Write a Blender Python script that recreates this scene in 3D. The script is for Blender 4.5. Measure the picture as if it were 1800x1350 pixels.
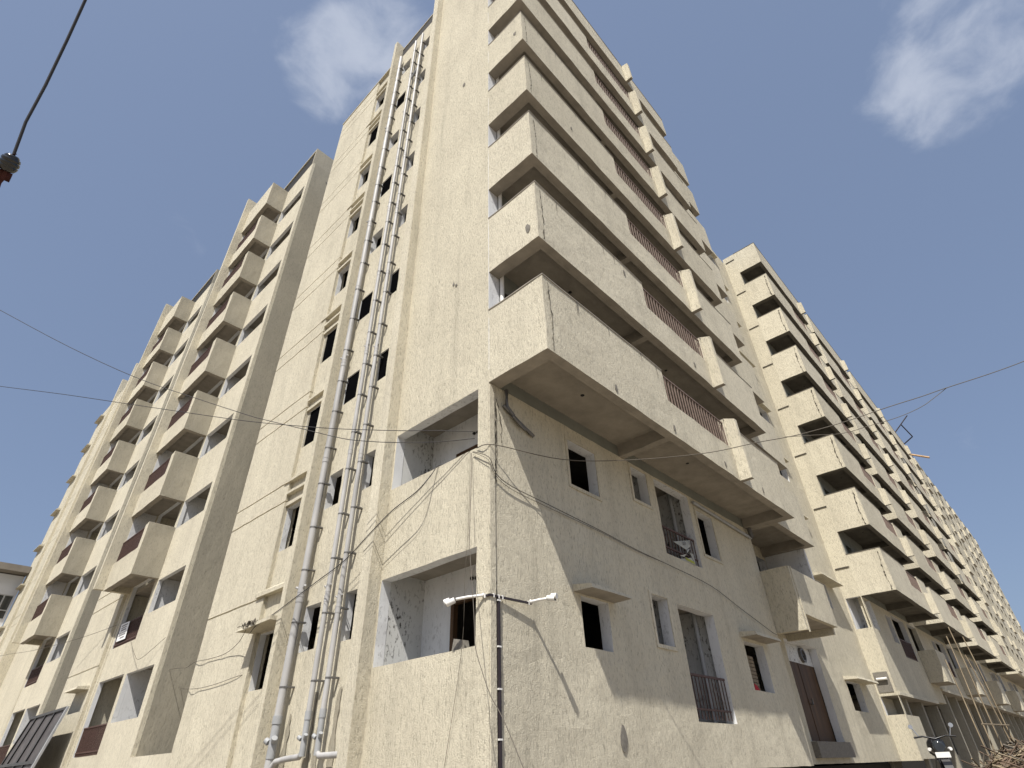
import bpy, bmesh, math, random
from mathutils import Vector, Matrix
random.seed(7)
for o in list(bpy.data.objects):
    bpy.data.objects.remove(o)
SC = bpy.context.scene
COL = SC.collection
PI = math.pi

# ------------------------------------------------------------------ camera
cam_d = bpy.data.cameras.new('camera')
cam = bpy.data.objects.new('camera', cam_d)
COL.objects.link(cam)
SC.camera = cam
cam_d.sensor_width = 36.0
cam_d.lens = 19.4023
cam_d.clip_start = 0.1
cam_d.clip_end = 3000
R0 = (0.68459118, -0.72846469, -0.02596359)
R1 = (0.40453976, 0.40932315, -0.81780324)
R2 = (0.60636828, 0.54935758, 0.57491196)
CX = (-6.1719, -6.1990, 1.4)
cam.matrix_world = Matrix(((R0[0], -R1[0], -R2[0], CX[0]),
                           (R0[1], -R1[1], -R2[1], CX[1]),
                           (R0[2], -R1[2], -R2[2], CX[2]),
                           (0, 0, 0, 1)))

# ------------------------------------------------------------------ light
SUN = Vector((0.49, 0.24, -0.835)).normalized()
EL = math.asin(-SUN.z)
AZ = math.atan2(-SUN.x, -SUN.y)
sl = bpy.data.lights.new('sun', 'SUN')
sl.energy = 5.0
sl.angle = math.radians(0.55)
sl.color = (1.0, 0.955, 0.88)
so = bpy.data.objects.new('sun', sl)
so.rotation_euler = SUN.to_track_quat('-Z', 'Y').to_euler()
so.location = (-30, -20, 60)
COL.objects.link(so)

W = bpy.data.worlds.new('World')
SC.world = W
W.use_nodes = True
wt = W.node_tree
wt.nodes.clear()
SKY_STRENGTH = 0.072


def wn(t, **k):
    n = wt.nodes.new(t)
    for a, b in k.items():
        setattr(n, a, b)
    return n


wout = wn('ShaderNodeOutputWorld')
wbg = wn('ShaderNodeBackground')
wbg.inputs['Strength'].default_value = SKY_STRENGTH
sky = wn('ShaderNodeTexSky', sky_type='NISHITA')
sky.sun_disc = False
sky.sun_elevation = EL
sky.sun_rotation = AZ
sky.altitude = 200
sky.air_density = 1.0
sky.dust_density = 3.0
sky.ozone_density = 1.6
wgeo = wn('ShaderNodeTexCoord')
# haze: pull the clear blue a little towards grey
hz = wn('ShaderNodeMixRGB', blend_type='MIX')
hz.inputs[0].default_value = 0.45
hz.inputs[2].default_value = (3.3, 4.3, 6.5, 1)
wt.links.new(sky.outputs[0], hz.inputs[1])
# clouds scattered over the dome
mp = wn('ShaderNodeMapping')
mp.inputs['Scale'].default_value = (1, 1, 1.5)
wt.links.new(wgeo.outputs['Generated'], mp.inputs[0])
nz = wn('ShaderNodeTexNoise')
nz.inputs['Scale'].default_value = 10
nz.inputs['Detail'].default_value = 8
nz.inputs['Roughness'].default_value = 0.56
nz.inputs['Distortion'].default_value = 0.35
wt.links.new(mp.outputs[0], nz.inputs['Vector'])


def lobe(d, w):
    dp = wn('ShaderNodeVectorMath', operation='DOT_PRODUCT')
    wt.links.new(wgeo.outputs['Generated'], dp.inputs[0])
    dp.inputs[1].default_value = Vector(d).normalized()
    mr = wn('ShaderNodeMapRange', interpolation_type='SMOOTHSTEP')
    mr.inputs['From Min'].default_value = math.cos(w)
    mr.inputs['From Max'].default_value = 1.0
    wt.links.new(dp.outputs['Value'], mr.inputs['Value'])
    return mr.outputs[0]


def addv(a, b, op='ADD'):
    m = wn('ShaderNodeMath', operation=op)
    for i, x in enumerate((a, b)):
        if isinstance(x, (int, float)):
            m.inputs[i].default_value = x
        else:
            wt.links.new(x, m.inputs[i])
    return m.outputs[0]


# the cloud banks: two in front, others all round the dome
banks = [((0.147, 0.372, 0.917), 0.115), ((0.128, 0.465, 0.875), 0.10), ((0.652, -0.19, 0.735), 0.13), ((0.62, -0.255, 0.745), 0.11),
         ((-0.7, 0.3, 0.5), 0.35), ((-0.3, -0.8, 0.6), 0.35), ((0.5, -0.8, 0.35), 0.3), ((-0.8, -0.4, 0.3), 0.3)]
tot = None
for d, w in banks:
    l = lobe(d, w)
    tot = l if tot is None else addv(tot, l)
tot = addv(tot, 1.0, 'MINIMUM')
cl = addv(nz.outputs['Fac'], addv(tot, 0.42, 'MULTIPLY'))
cr = wn('ShaderNodeMapRange', interpolation_type='SMOOTHSTEP')
cr.inputs['From Min'].default_value = 0.64
cr.inputs['From Max'].default_value = 1.12
cr.inputs['To Max'].default_value = 0.75
wt.links.new(cl, cr.inputs['Value'])
cm = wn('ShaderNodeMixRGB', blend_type='MIX')
wt.links.new(cr.outputs[0], cm.inputs[0])
wt.links.new(hz.outputs[0], cm.inputs[1])
cm.inputs[2].default_value = (5.9, 6.4, 7.5, 1)
wt.links.new(cm.outputs[0], wbg.inputs['Color'])
wt.links.new(wbg.outputs[0], wout.inputs[0])

SC.view_settings.view_transform = 'Standard'
SC.view_settings.look = 'None'
SC.view_settings.exposure = 0.47
SC.view_settings.gamma = 1.0
SC.view_settings.use_curve_mapping = False

# ------------------------------------------------------------------ materials


def new_mat(name):
    m = bpy.data.materials.new(name)
    m.use_nodes = True
    nt = m.node_tree
    b = nt.nodes['Principled BSDF']
    return m, nt, b


def N(nt, t, **k):
    n = nt.nodes.new(t)
    for a, v in k.items():
        setattr(n, a, v)
    return n


def noise(nt, scale, stretch=(1, 1, 1), detail=4, rough=0.55, dist=0.0):
    g = N(nt, 'ShaderNodeNewGeometry')
    m = N(nt, 'ShaderNodeMapping')
    m.inputs['Scale'].default_value = stretch
    nt.links.new(g.outputs['Position'], m.inputs[0])
    n = N(nt, 'ShaderNodeTexNoise')
    n.inputs['Scale'].default_value = scale
    n.inputs['Detail'].default_value = detail
    n.inputs['Roughness'].default_value = rough
    n.inputs['Distortion'].default_value = dist
    nt.links.new(m.outputs[0], n.inputs['Vector'])
    return n.outputs['Fac']


def mrange(nt, v, a, b, c=0.0, d=1.0):
    r = N(nt, 'ShaderNodeMapRange')
    r.inputs['From Min'].default_value = a
    r.inputs['From Max'].default_value = b
    r.inputs['To Min'].default_value = c
    r.inputs['To Max'].default_value = d
    nt.links.new(v, r.inputs['Value'])
    return r.outputs[0]


def mixc(nt, f, a, b, mode='MIX'):
    m = N(nt, 'ShaderNodeMixRGB', blend_type=mode)
    for i, x in enumerate((f, a, b)):
        if isinstance(x, float):
            m.inputs[i].default_value = x
        elif isinstance(x, tuple):
            m.inputs[i].default_value = (*x, 1)
        else:
            nt.links.new(x, m.inputs[i])
    return m.outputs[0]


def bump(nt, b, h, dist, strength=1.0):
    bp = N(nt, 'ShaderNodeBump')
    bp.inputs['Distance'].default_value = dist
    bp.inputs['Strength'].default_value = strength
    nt.links.new(h, bp.inputs['Height'])
    nt.links.new(bp.outputs[0], b.inputs['Normal'])


def plaster(name, c1, c2, pit=0.45, streak=0.22, bumpd=0.02):
    m, nt, b = new_mat(name)
    big = noise(nt, 0.55, (1, 1, 0.6), 6, 0.6)
    c = mixc(nt, mrange(nt, big, 0.35, 0.68), c1, c2)
    st = noise(nt, 2.2, (1, 1, 0.09), 5, 0.65)
    c = mixc(nt, mrange(nt, st, 0.5, 0.8, 0, streak), c, tuple(x * 0.55 for x in c2))
    # rough-cast: short vertical dashes
    ds = noise(nt, 34, (1, 1, 0.27), 4, 0.66, 0.35)
    c = mixc(nt, mrange(nt, ds, 0.34, 0.46, pit, 0.0), c, tuple(x * 0.42 for x in c2))
    d2 = noise(nt, 13, (1, 1, 0.3), 5, 0.7, 0.5)
    c = mixc(nt, mrange(nt, d2, 0.35, 0.47, pit * 0.5, 0.0), c, tuple(x * 0.5 for x in c2))
    gr = noise(nt, 95, (1, 1, 0.5), 2, 0.6)
    c = mixc(nt, mrange(nt, gr, 0.3, 0.45, 0.3, 0.0), c, tuple(x * 0.5 for x in c2))
    # sparse larger blemishes
    bl = noise(nt, 5.5, (1, 1, 0.55), 5, 0.7, 0.5)
    c = mixc(nt, mrange(nt, bl, 0.66, 0.74, 0.0, 0.3), c, tuple(x * 0.5 for x in c2))
    # pour bands, faint
    bd = noise(nt, 1.1, (0.12, 0.12, 1), 4, 0.6)
    c = mixc(nt, mrange(nt, bd, 0.55, 0.8, 0, 0.14), c, tuple(x * 0.6 for x in c1))
    sk = noise(nt, 1.5, (1, 1, 0.05), 6, 0.7)
    c = mixc(nt, mrange(nt, sk, 0.60, 0.76, 0.0, streak * 0.9), c, tuple(x * 0.45 for x in c2))
    oi = N(nt, 'ShaderNodeObjectInfo')
    c = mixc(nt, 1.0, c, mixc(nt, oi.outputs['Random'], (0.92, 0.915, 0.90), (1.03, 1.03, 1.03)), 'MULTIPLY')
    nt.links.new(c, b.inputs['Base Color'])
    b.inputs['Roughness'].default_value = 0.93
    b.inputs['Specular IOR Level'].default_value = 0.15
    s = N(nt, 'ShaderNodeMath', operation='MULTIPLY_ADD')
    nt.links.new(ds, s.inputs[0])
    s.inputs[1].default_value = 1.2
    nt.links.new(gr, s.inputs[2])
    s2 = N(nt, 'ShaderNodeMath', operation='MULTIPLY_ADD')
    wv = noise(nt, 3.2, (1, 1, 0.5), 3, 0.6)
    nt.links.new(wv, s2.inputs[0])
    s2.inputs[1].default_value = 1.6
    s3 = N(nt, 'ShaderNodeMath', operation='MULTIPLY_ADD')
    nt.links.new(d2, s3.inputs[0])
    s3.inputs[1].default_value = 1.0
    nt.links.new(s.outputs[0], s3.inputs[2])
    nt.links.new(s3.outputs[0], s2.inputs[2])
    bump(nt, b, s2.outputs[0], bumpd, 0.7)
    return m


def flat(name, c, rough=0.7, var=0.15, scale=6, metal=0.0, bd=0.004, stretch=(1, 1, 1), spec=0.3):
    m, nt, b = new_mat(name)
    n = noise(nt, scale, stretch, 5, 0.6)
    k = mixc(nt, mrange(nt, n, 0.35, 0.7), c, tuple(x * (1 - 2.2 * var) for x in c))
    nt.links.new(k, b.inputs['Base Color'])
    b.inputs['Roughness'].default_value = rough
    b.inputs['Metallic'].default_value = metal
    b.inputs['Specular IOR Level'].default_value = spec
    if bd:
        bump(nt, b, noise(nt, scale * 8, stretch, 3), bd, 0.6)
    return m


def mouldy(name, c, amount=0.5):
    m, nt, b = new_mat(name)
    big = noise(nt, 0.9, (1, 1, 0.5), 4, 0.6)
    sp = noise(nt, 16, (1, 1, 0.5), 4, 0.7, 0.4)
    mk = N(nt, 'ShaderNodeMath', operation='MULTIPLY')
    nt.links.new(mrange(nt, big, 0.40, 0.56), mk.inputs[0])
    nt.links.new(mrange(nt, sp, 0.54, 0.62, 0, amount), mk.inputs[1])
    base = mixc(nt, mrange(nt, noise(nt, 2.0, (1, 1, 0.3), 5), 0.4, 0.75), c, tuple(x * 0.82 for x in c))
    k = mixc(nt, mk.outputs[0], base, (0.045, 0.042, 0.038))
    nt.links.new(k, b.inputs['Base Color'])
    b.inputs['Roughness'].default_value = 0.85
    bump(nt, b, noise(nt, 30, (1, 1, 1), 3), 0.004, 0.5)
    return m


M = {}
M['plaster'] = plaster('cream_roughcast', (0.625, 0.58, 0.462), (0.545, 0.503, 0.40), 0.6, 0.38, 0.021)
M['grey'] = plaster('grey_roughcast', (0.38, 0.352, 0.285), (0.31, 0.29, 0.238), 0.35, 0.2, 0.012)  # greyer, darker roughcast for flank walls, balcony sides and columns
M['white'] = mouldy('white_limewash', (0.64, 0.65, 0.66), 0.35)
M['mould'] = mouldy('mouldy_limewash', (0.56, 0.565, 0.55), 0.95)
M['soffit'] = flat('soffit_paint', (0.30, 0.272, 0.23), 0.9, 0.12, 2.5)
M['soffitd'] = flat('dark_soffit', (0.13, 0.12, 0.10), 0.9, 0.15, 2.5)  # darker copy of the soffit colour for the east balconies
M['shade'] = flat('shaded_grey_green_wall', (0.20, 0.205, 0.18), 0.9, 0.12, 1.5)  # grey-green back walls, darkened to carry the shade behind the balconies
M['inner'] = flat('unlit_interior', (0.10, 0.095, 0.085), 0.95, 0.1, 2)  # interior colour darkened so rooms and stilt storey read as unlit
M['dark'] = flat('near_black', (0.018, 0.017, 0.016), 0.8, 0.1, 3)  # near-black for roof strips, sleeves, soffit holes and the base
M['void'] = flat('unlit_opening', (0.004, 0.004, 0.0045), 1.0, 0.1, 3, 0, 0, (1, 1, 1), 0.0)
M['rail'] = flat('oxide_paint', (0.10, 0.058, 0.048), 0.6, 0.18, 14)
M['railp'] = flat('faded_oxide', (0.20, 0.145, 0.12), 0.65, 0.18, 14)
M['pipe'] = flat('pvc_grey', (0.42, 0.415, 0.41), 0.55, 0.16, 2.5, 0, 0, (1, 1, 0.3), 0.4)
M['pipedark'] = flat('pvc_old', (0.33, 0.34, 0.35), 0.5, 0.1, 4, 0, 0)
M['clamp'] = flat('clamp_steel', (0.17, 0.165, 0.16), 0.5, 0.1, 10, 0.5, 0)
M['wood'] = flat('brown_wood', (0.095, 0.05, 0.022), 0.6, 0.25, 5, 0, 0.003, (1, 1, 0.1))
M['cement'] = flat('cement_patch', (0.20, 0.185, 0.16), 0.95, 0.15, 20)
M['damp'] = plaster('damp_roughcast', (0.36, 0.33, 0.265), (0.28, 0.255, 0.20))
M['crack'] = flat('crack_dark', (0.075, 0.065, 0.05), 0.95, 0.2, 20, 0, 0)  # dark tone of the crack ribbons and end wall slots
M['cable'] = flat('black_cable', (0.035, 0.033, 0.035), 0.55, 0.1, 10, 0, 0)
M['cableg'] = flat('weathered_cable', (0.11, 0.095, 0.075), 0.6, 0.1, 10, 0, 0)
M['plasticw'] = flat('white_plastic', (0.74, 0.73, 0.70), 0.4, 0.05, 8, 0, 0)
M['plasticb'] = flat('black_plastic', (0.015, 0.015, 0.016), 0.35, 0.05, 8, 0, 0)
M['conduit'] = flat('conduit', (0.035, 0.028, 0.032), 0.5, 0.1, 6, 0, 0)
M['ground'] = flat('dusty_earth', (0.29, 0.25, 0.195), 0.95, 0.2, 1.5, 0, 0.02)
M['steel'] = flat('sheet_steel', (0.115, 0.105, 0.105), 0.55, 0.18, 3, 0.3, 0.004)
M['galv'] = flat('galvanised', (0.45, 0.46, 0.47), 0.45, 0.1, 5, 0.4, 0)
M['iron'] = flat('rusted_iron', (0.075, 0.022, 0.017), 0.7, 0.25, 20, 0.2, 0.002)
M['porc'] = flat('porcelain_black', (0.016, 0.017, 0.018), 0.18, 0.1, 5, 0, 0, (1, 1, 1), 0.6)
M['paper'] = flat('printed_sheet', (0.80, 0.80, 0.80), 0.6, 0.04, 3, 0, 0)
M['ink'] = flat('grey_ink', (0.22, 0.22, 0.225), 0.7, 0.1, 20, 0, 0)
M['flexw'] = flat('dirty_flex', (0.42, 0.42, 0.38), 0.6, 0.12, 6, 0, 0.003)
M['flexg'] = flat('lime_print', (0.40, 0.42, 0.06), 0.6, 0.15, 12, 0, 0)
M['bamboo'] = flat('bamboo', (0.24, 0.19, 0.125), 0.7, 0.2, 8, 0, 0, (1, 1, 0.2))
M['stick'] = flat('dry_sticks', (0.15, 0.105, 0.075), 0.85, 0.3, 3, 0, 0)
M['bike'] = flat('bike_black', (0.012, 0.012, 0.014), 0.3, 0.05, 8, 0, 0)
M['chrome'] = flat('chrome', (0.8, 0.8, 0.8), 0.15, 0.02, 8, 1.0, 0)
M['rubber'] = flat('rubber', (0.02, 0.02, 0.02), 0.8, 0.1, 20, 0, 0)
M['farwhite'] = flat('pale_blue_wall', (0.62, 0.64, 0.68), 0.9, 0.08, 0.6)
M['farslab'] = flat('far_concrete', (0.20, 0.18, 0.155), 0.9, 0.12, 1)
M['glass'] = flat('dark_glass', (0.03, 0.035, 0.04), 0.1, 0.1, 2, 0, 0, (1, 1, 1), 0.6)
M['red'] = flat('red_cloth', (0.45, 0.02, 0.03), 0.8, 0.2, 10, 0, 0)
M['cloth'] = flat('pale_cloth', (0.62, 0.56, 0.40), 0.9, 0.2, 10, 0, 0.01)
M['mesh'] = flat('wire_screen', (0.34, 0.33, 0.29), 0.85, 0.25, 9, 0, 0.006)
M['plank'] = flat('raw_plank', (0.62, 0.42, 0.24), 0.7, 0.15, 5, 0, 0)

# ------------------------------------------------------------------ mesh helper


class MB:
    def __init__(s):
        s.v, s.f, s.m = [], [], []

    def quad(s, a, b, c, d, m=0):
        i = len(s.v)
        s.v += [a, b, c, d]
        s.f.append((i, i + 1, i + 2, i + 3))
        s.m.append(m)

    def tri(s, a, b, c, m=0):
        i = len(s.v)
        s.v += [a, b, c]
        s.f.append((i, i + 1, i + 2))
        s.m.append(m)

    def hexa(s, p, m=0, fm=None):
        # p: 8 points, bottom ring 0-3 ccw, top ring 4-7
        i = len(s.v)
        s.v += [tuple(x) for x in p]
        fs = [(3, 2, 1, 0), (4, 5, 6, 7), (0, 1, 5, 4), (1, 2, 6, 5), (2, 3, 7, 6), (3, 0, 4, 7)]
        for k, q in enumerate(fs):
            s.f.append(tuple(i + x for x in q))
            s.m.append(fm[k] if fm else m)

    def box(s, x0, x1, y0, y1, z0, z1, m=0, mb=None):
        # mb: material of the underside
        fm = [m] * 6
        if mb is not None:
            fm[0] = mb
        s.hexa([(x0, y0, z0), (x1, y0, z0), (x1, y1, z0), (x0, y1, z0),
                (x0, y0, z1), (x1, y0, z1), (x1, y1, z1), (x0, y1, z1)], m, fm)

    def bar(s, a, b, r, m=0, n=6):
        s.tube([a, b], r, m, n)

    def tube(s, pts, r, m=0, n=6, cap=True):
        pts = [Vector(p) for p in pts]
        rings = []
        up = Vector((0, 0, 1))
        for i, p in enumerate(pts):
            t = (pts[min(i + 1, len(pts) - 1)] - pts[max(i - 1, 0)]).normalized()
            u = t.cross(up)
            if u.length < 0.05:
                u = t.cross(Vector((1, 0, 0)))
            u.normalize()
            w = u.cross(t).normalized()
            rr = r[i] if isinstance(r, (list, tuple)) else r
            i0 = len(s.v)
            for k in range(n):
                a = 2 * PI * k / n
                s.v.append(tuple(p + u * math.cos(a) * rr + w * math.sin(a) * rr))
            rings.append(i0)
        for a, b in zip(rings, rings[1:]):
            for k in range(n):
                s.f.append((a + k, a + (k + 1) % n, b + (k + 1) % n, b + k))
                s.m.append(m)
        if cap:
            for r0, flip in ((rings[0], True), (rings[-1], False)):
                i0 = len(s.v)
                s.v += [s.v[r0 + k] for k in range(n)]
                q = tuple(i0 + k for k in range(n))
                s.f.append(q[::-1] if flip else q)
                s.m.append(m)

    def wall(s, axis, plane, th, u0, u1, z0, z1, holes=(), mf=0, mb=1, mr=1, mo=0, mt=0, mu=None):
        """wall slab: axis 'x' faces -X at X=plane, u runs along Y; axis 'y' faces -Y at Y=plane, u along X."""
        us = sorted({u0, u1, *[min(max(h[k], u0), u1) for h in holes for k in (0, 1)]})
        zs = sorted({z0, z1, *[min(max(h[k], z0), z1) for h in holes for k in (2, 3)]})

        def P(u, d, z):
            return (plane + d, u, z) if axis == 'x' else (u, plane + d, z)

        def hole(i, j):
            if i < 0 or j < 0 or i >= len(us) - 1 or j >= len(zs) - 1:
                return None
            uc, zc = (us[i] + us[i + 1]) / 2, (zs[j] + zs[j + 1]) / 2
            for h in holes:
                if h[0] < uc < h[1] and h[2] < zc < h[3]:
                    return True
            return False
        for i in range(len(us) - 1):
            for j in range(len(zs) - 1):
                if hole(i, j):
                    continue
                a, b, c, d = us[i], us[i + 1], zs[j], zs[j + 1]
                s.quad(P(a, 0, c), P(b, 0, c), P(b, 0, d), P(a, 0, d), mf)
                s.quad(P(a, th, c), P(b, th, c), P(b, th, d), P(a, th, d), mb)
                for di, dj, q in ((-1, 0, (a, a, c, d)), (1, 0, (b, b, c, d)), (0, -1, (a, b, c, c)), (0, 1, (a, b, d, d))):
                    h = hole(i + di, j + dj)
                    if h is False:
                        continue
                    mm = (mt if dj == 1 else mr) if h else (mu if (dj == -1 and mu is not None) else mo)
                    if di:
                        s.quad(P(q[0], 0, c), P(q[0], th, c), P(q[0], th, d), P(q[0], 0, d), mm)
                    else:
                        s.quad(P(a, 0, q[2]), P(b, 0, q[2]), P(b, th, q[2]), P(a, th, q[2]), mm)

    def build(s, name, mats, parent=None, smooth=False):
        me = bpy.data.meshes.new(name)
        me.from_pydata(s.v, [], s.f)
        for k in mats:
            me.materials.append(M[k])
        me.polygons.foreach_set('material_index', s.m)
        if smooth:
            me.polygons.foreach_set('use_smooth', [True] * len(s.f))
        bm = bmesh.new()
        bm.from_mesh(me)
        if not smooth:
            bmesh.ops.remove_doubles(bm, verts=bm.verts, dist=1e-5)
        bmesh.ops.recalc_face_normals(bm, faces=bm.faces)
        bm.to_mesh(me)
        bm.free()
        me.update()
        o = bpy.data.objects.new(name, me)
        COL.objects.link(o)
        if parent:
            o.parent = parent
        return o


def rough(o, cut=0.32, amp=0.011):
    """hand-floated plaster: cut long edges and let every corner wander a little."""
    from mathutils import noise as mn
    bm = bmesh.new()
    bm.from_mesh(o.data)
    bmesh.ops.remove_doubles(bm, verts=bm.verts, dist=1e-5)
    for _ in range(2):
        es = [e for e in bm.edges if e.calc_length() > cut * 2]
        if not es:
            break
        bmesh.ops.subdivide_edges(bm, edges=es, cuts=3 if _ == 0 else 1, use_grid_fill=True)
    for v in bm.verts:
        n = mn.noise_vector(v.co * 2.7) * amp + mn.noise_vector(v.co * 9.0) * amp * 0.6
        v.co += n
    bmesh.ops.triangulate(bm, faces=[f for f in bm.faces if len(f.verts) > 3])
    bm.to_mesh(o.data)
    bm.free()
    return o


def thing(name, label, cat, loc=(0, 0, 0), group=None):
    o = bpy.data.objects.new(name, None)
    COL.objects.link(o)
    o.location = loc
    tag(o, label, cat, group)
    return o


def tag(o, label, cat, group=None):
    o['label'] = label
    o['category'] = cat
    if group:
        o['group'] = group
    return o


def copyto(o, parent, loc):
    """copy a part and its sub-parts (sharing meshes)."""
    c = o.copy()
    COL.objects.link(c)
    c.parent = parent
    c.location = loc
    for ch in list(o.children):
        d = ch.copy()
        COL.objects.link(d)
        d.parent = c
    return c


# ------------------------------------------------------------------ ground
GZ = 0.75
mb = MB()
mb.quad((-1500, -1500, GZ), (1500, -1500, GZ), (1500, 1500, GZ), (-1500, 1500, GZ))
g = mb.build('ground', ['ground'])
g['kind'] = 'structure'

# ------------------------------------------------------------------ levels
NF = 8
S = [7.6 + 3.03 * k for k in range(NF + 1)]     # soffit levels of the projecting storeys
PH = 1.87
ROOF = 30.25
LINT = [4.46] + [7.62 + 3.03 * k for k in range(NF)]   # lintels of the west windows

# ================================================================= CORNER BLOCK
CB = thing('apartment_block', 'unfinished cream apartment block in the middle, its corner balconies stacked towards the viewer',
           'apartment block', (0, 0, GZ))
OFF = Vector((0, 0, -GZ))


def part(mb_, name, mats, parent=CB, smooth=False):
    o = mb_.build(name, mats, parent, smooth)
    if name in ('wall', 'pilaster', 'window_hood', 'balcony'):
        rough(o)
    o.location = -parent.location
    return o


PL = ['plaster', 'white', 'soffit', 'inner', 'mould', 'dark', 'grey']

# corner wall with the two loggia openings
b = MB()
b.wall('x', 0, 0.22, 0.0, 2.92, 1.2, 7.6, [(0.29, 2.88, 2.95, 4.44), (0.29, 2.88, 6.28, 7.58)], 0, 1, 1)
b.wall('x', 0, 0.22, 0.0, 2.92, 7.6, 30.9, [], 0, 1, 1)
part(b, 'wall', PL)
# loggias behind the openings
for z0, z1, zl in ((2.03, 4.62, 4.07), (5.14, 7.95, 7.18)):
    b = MB()
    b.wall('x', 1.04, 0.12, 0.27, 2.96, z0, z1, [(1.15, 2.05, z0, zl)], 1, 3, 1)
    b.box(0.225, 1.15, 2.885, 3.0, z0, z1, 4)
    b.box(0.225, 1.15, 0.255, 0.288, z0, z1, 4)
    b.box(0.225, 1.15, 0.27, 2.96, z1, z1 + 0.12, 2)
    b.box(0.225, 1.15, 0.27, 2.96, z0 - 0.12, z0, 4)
    lg = part(b, 'loggia', PL)
    d = MB()
    d.box(1.02, 1.12, 1.96, 2.048, z0, zl - 0.002)
    d.box(1.02, 1.12, 1.152, 1.21, z0, zl - 0.002)
    d.box(1.02, 1.12, 1.21, 1.96, zl - 0.07, zl - 0.002)
    o = d.build('door_frame', ['wood'], lg)
    k = MB()
    for yy, zz in ((1.48, 0.30), (1.36, 0.28)):
        k.tube([(1.036, yy, zl + zz), (1.0, yy, zl + zz)], 0.035, 0, 10)
    k.build('pipe_sleeve', ['dark'], lg)
# pilasters
b = MB()
b.box(-0.27, 0.30, 2.92, 3.22, 1.2, 31.5)
part(b, 'pilaster', PL)
b = MB()
b.box(-0.27, 0.35, 6.15, 6.34, 1.2, 31.5)
part(b, 'pilaster', PL)
# wall with the soil pipes
holes = []
for z in LINT + [LINT[-1] + 0]:
    holes.append((3.80, 4.19, z - 0.9, z + 0.02))
    holes.append((5.14, 5.76, z - 0.9, z + 0.02))
b = MB()
b.wall('x', 0.07, 0.20, 3.22, 6.15, 1.2, 30.2, holes, 0, 3, 1)
part(b, 'wall', PL)
for k in (2, 3, 5, 7):  # black panels painted in for the darkness of these openings
    z = LINT[k]
    d = MB()
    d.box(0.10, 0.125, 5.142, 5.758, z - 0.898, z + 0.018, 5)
    part(d, 'window_dark_panel', ['plaster'] * 5 + ['void', 'grey'])
for k in (2, 3):
    z = LINT[k]
    d = MB()
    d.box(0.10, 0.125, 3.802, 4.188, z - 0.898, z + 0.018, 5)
    part(d, 'window_dark_panel', ['plaster'] * 5 + ['void', 'grey'])
# recessed window strip with hoods
holes = []
for i, z in enumerate([4.25] + [7.42 + 3.03 * k for k in range(NF)]):
    holes.append((7.06, 7.80, z - 1.22, z - 0.02))
b = MB()
b.wall('x', 0.10, 0.15, 6.345, 7.84, 1.2, 30.2, holes, 0, 3, 1)
part(b, 'wall', PL)
for k in (1, 2, 6):
    z = 7.42 + 3.03 * k
    d = MB()
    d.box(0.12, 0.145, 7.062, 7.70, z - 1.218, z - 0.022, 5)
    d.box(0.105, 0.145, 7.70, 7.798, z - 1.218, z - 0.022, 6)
    part(d, 'window_dark_panel', ['plaster'] * 5 + ['void', 'grey'])
for i, z in enumerate([7.42 + 3.03 * k for k in range(NF)]):
    h = MB()
    h.box(-0.02, 0.098, 6.345, 7.82, z + 0.34, z + 0.42)
    h.box(0.03, 0.098, 6.345, 7.83, z + 0.02, z + 0.12)
    part(h, 'window_hood', PL)
    if i % 2 == 0:
        h = MB()
        h.box(-0.035, 0.098, 6.345, 8.1, z + 0.72, z + 0.80)
        part(h, 'window_hood', PL)
h = MB()
h.hexa([(-0.06, 6.345, 5.10), (-0.06, 8.2, 5.10), (0.098, 8.2, 5.10), (0.098, 6.345, 5.10),
        (-0.06, 6.345, 5.20), (-0.06, 8.2, 5.20), (0.098, 8.2, 5.32), (0.098, 6.345, 5.32)])
part(h, 'window_hood', PL)
h = MB()
h.hexa([(-0.42, 6.345, 4.26), (-0.42, 8.0, 4.24), (0.098, 8.0, 4.26), (0.098, 6.345, 4.26),
        (-0.42, 6.345, 4.34), (-0.40, 7.9, 4.30), (0.098, 8.0, 4.38), (0.098, 6.345, 4.38)])
part(h, 'window_hood', PL)
# grooved wall: bands with recessed joints
b = MB()
gz = [5.07]
for k in range(NF):
    gz += [7.58 + 3.03 * k, 8.17 + 3.03 * k]
gz = [z for z in gz if z < 29.8]
z = 1.2
for q in gz + [None]:
    t = q - 0.022 if q else 30.2
    b.box(0.0, 0.35, 7.84, 11.07, z, t, 0)
    if q:
        b.box(0.03, 0.33, 7.86, 11.05, q - 0.022, q + 0.022, 0)
        z = q + 0.022
part(b, 'wall', PL)
# roof edge: near-black solid strip between the pilasters, slim cap on the grooved wall
b = MB()
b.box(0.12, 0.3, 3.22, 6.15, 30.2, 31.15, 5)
b.box(0.09, 0.32, 3.22, 6.15, 31.15, 31.22, 0)
part(b, 'roof_parapet', PL)
b = MB()
b.box(-0.03, 0.40, 6.45, 11.10, 30.2, 30.27, 0)
part(b, 'roof_parapet', PL)
# north end and closing shell
b = MB()
b.box(0.352, 12.0, 10.85, 11.06, 1.2, 30.2, 0)
part(b, 'wall', PL)
b = MB()
for z in [1.3] + [4.95, 8.05] + [8.05 + 3.03 * k for k in range(1, NF)] + [30.05]:
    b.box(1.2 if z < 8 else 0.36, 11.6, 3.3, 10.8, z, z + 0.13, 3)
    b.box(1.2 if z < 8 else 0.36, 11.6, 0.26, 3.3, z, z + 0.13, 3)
part(b, 'floor_slab', PL)
b = MB()
b.box(3.2, 11.3, 3.2, 10.4, 1.44, 30.0, 3)  # added solid core behind the rooms, closes and darkens the openings
part(b, 'dark_core', PL)

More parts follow.
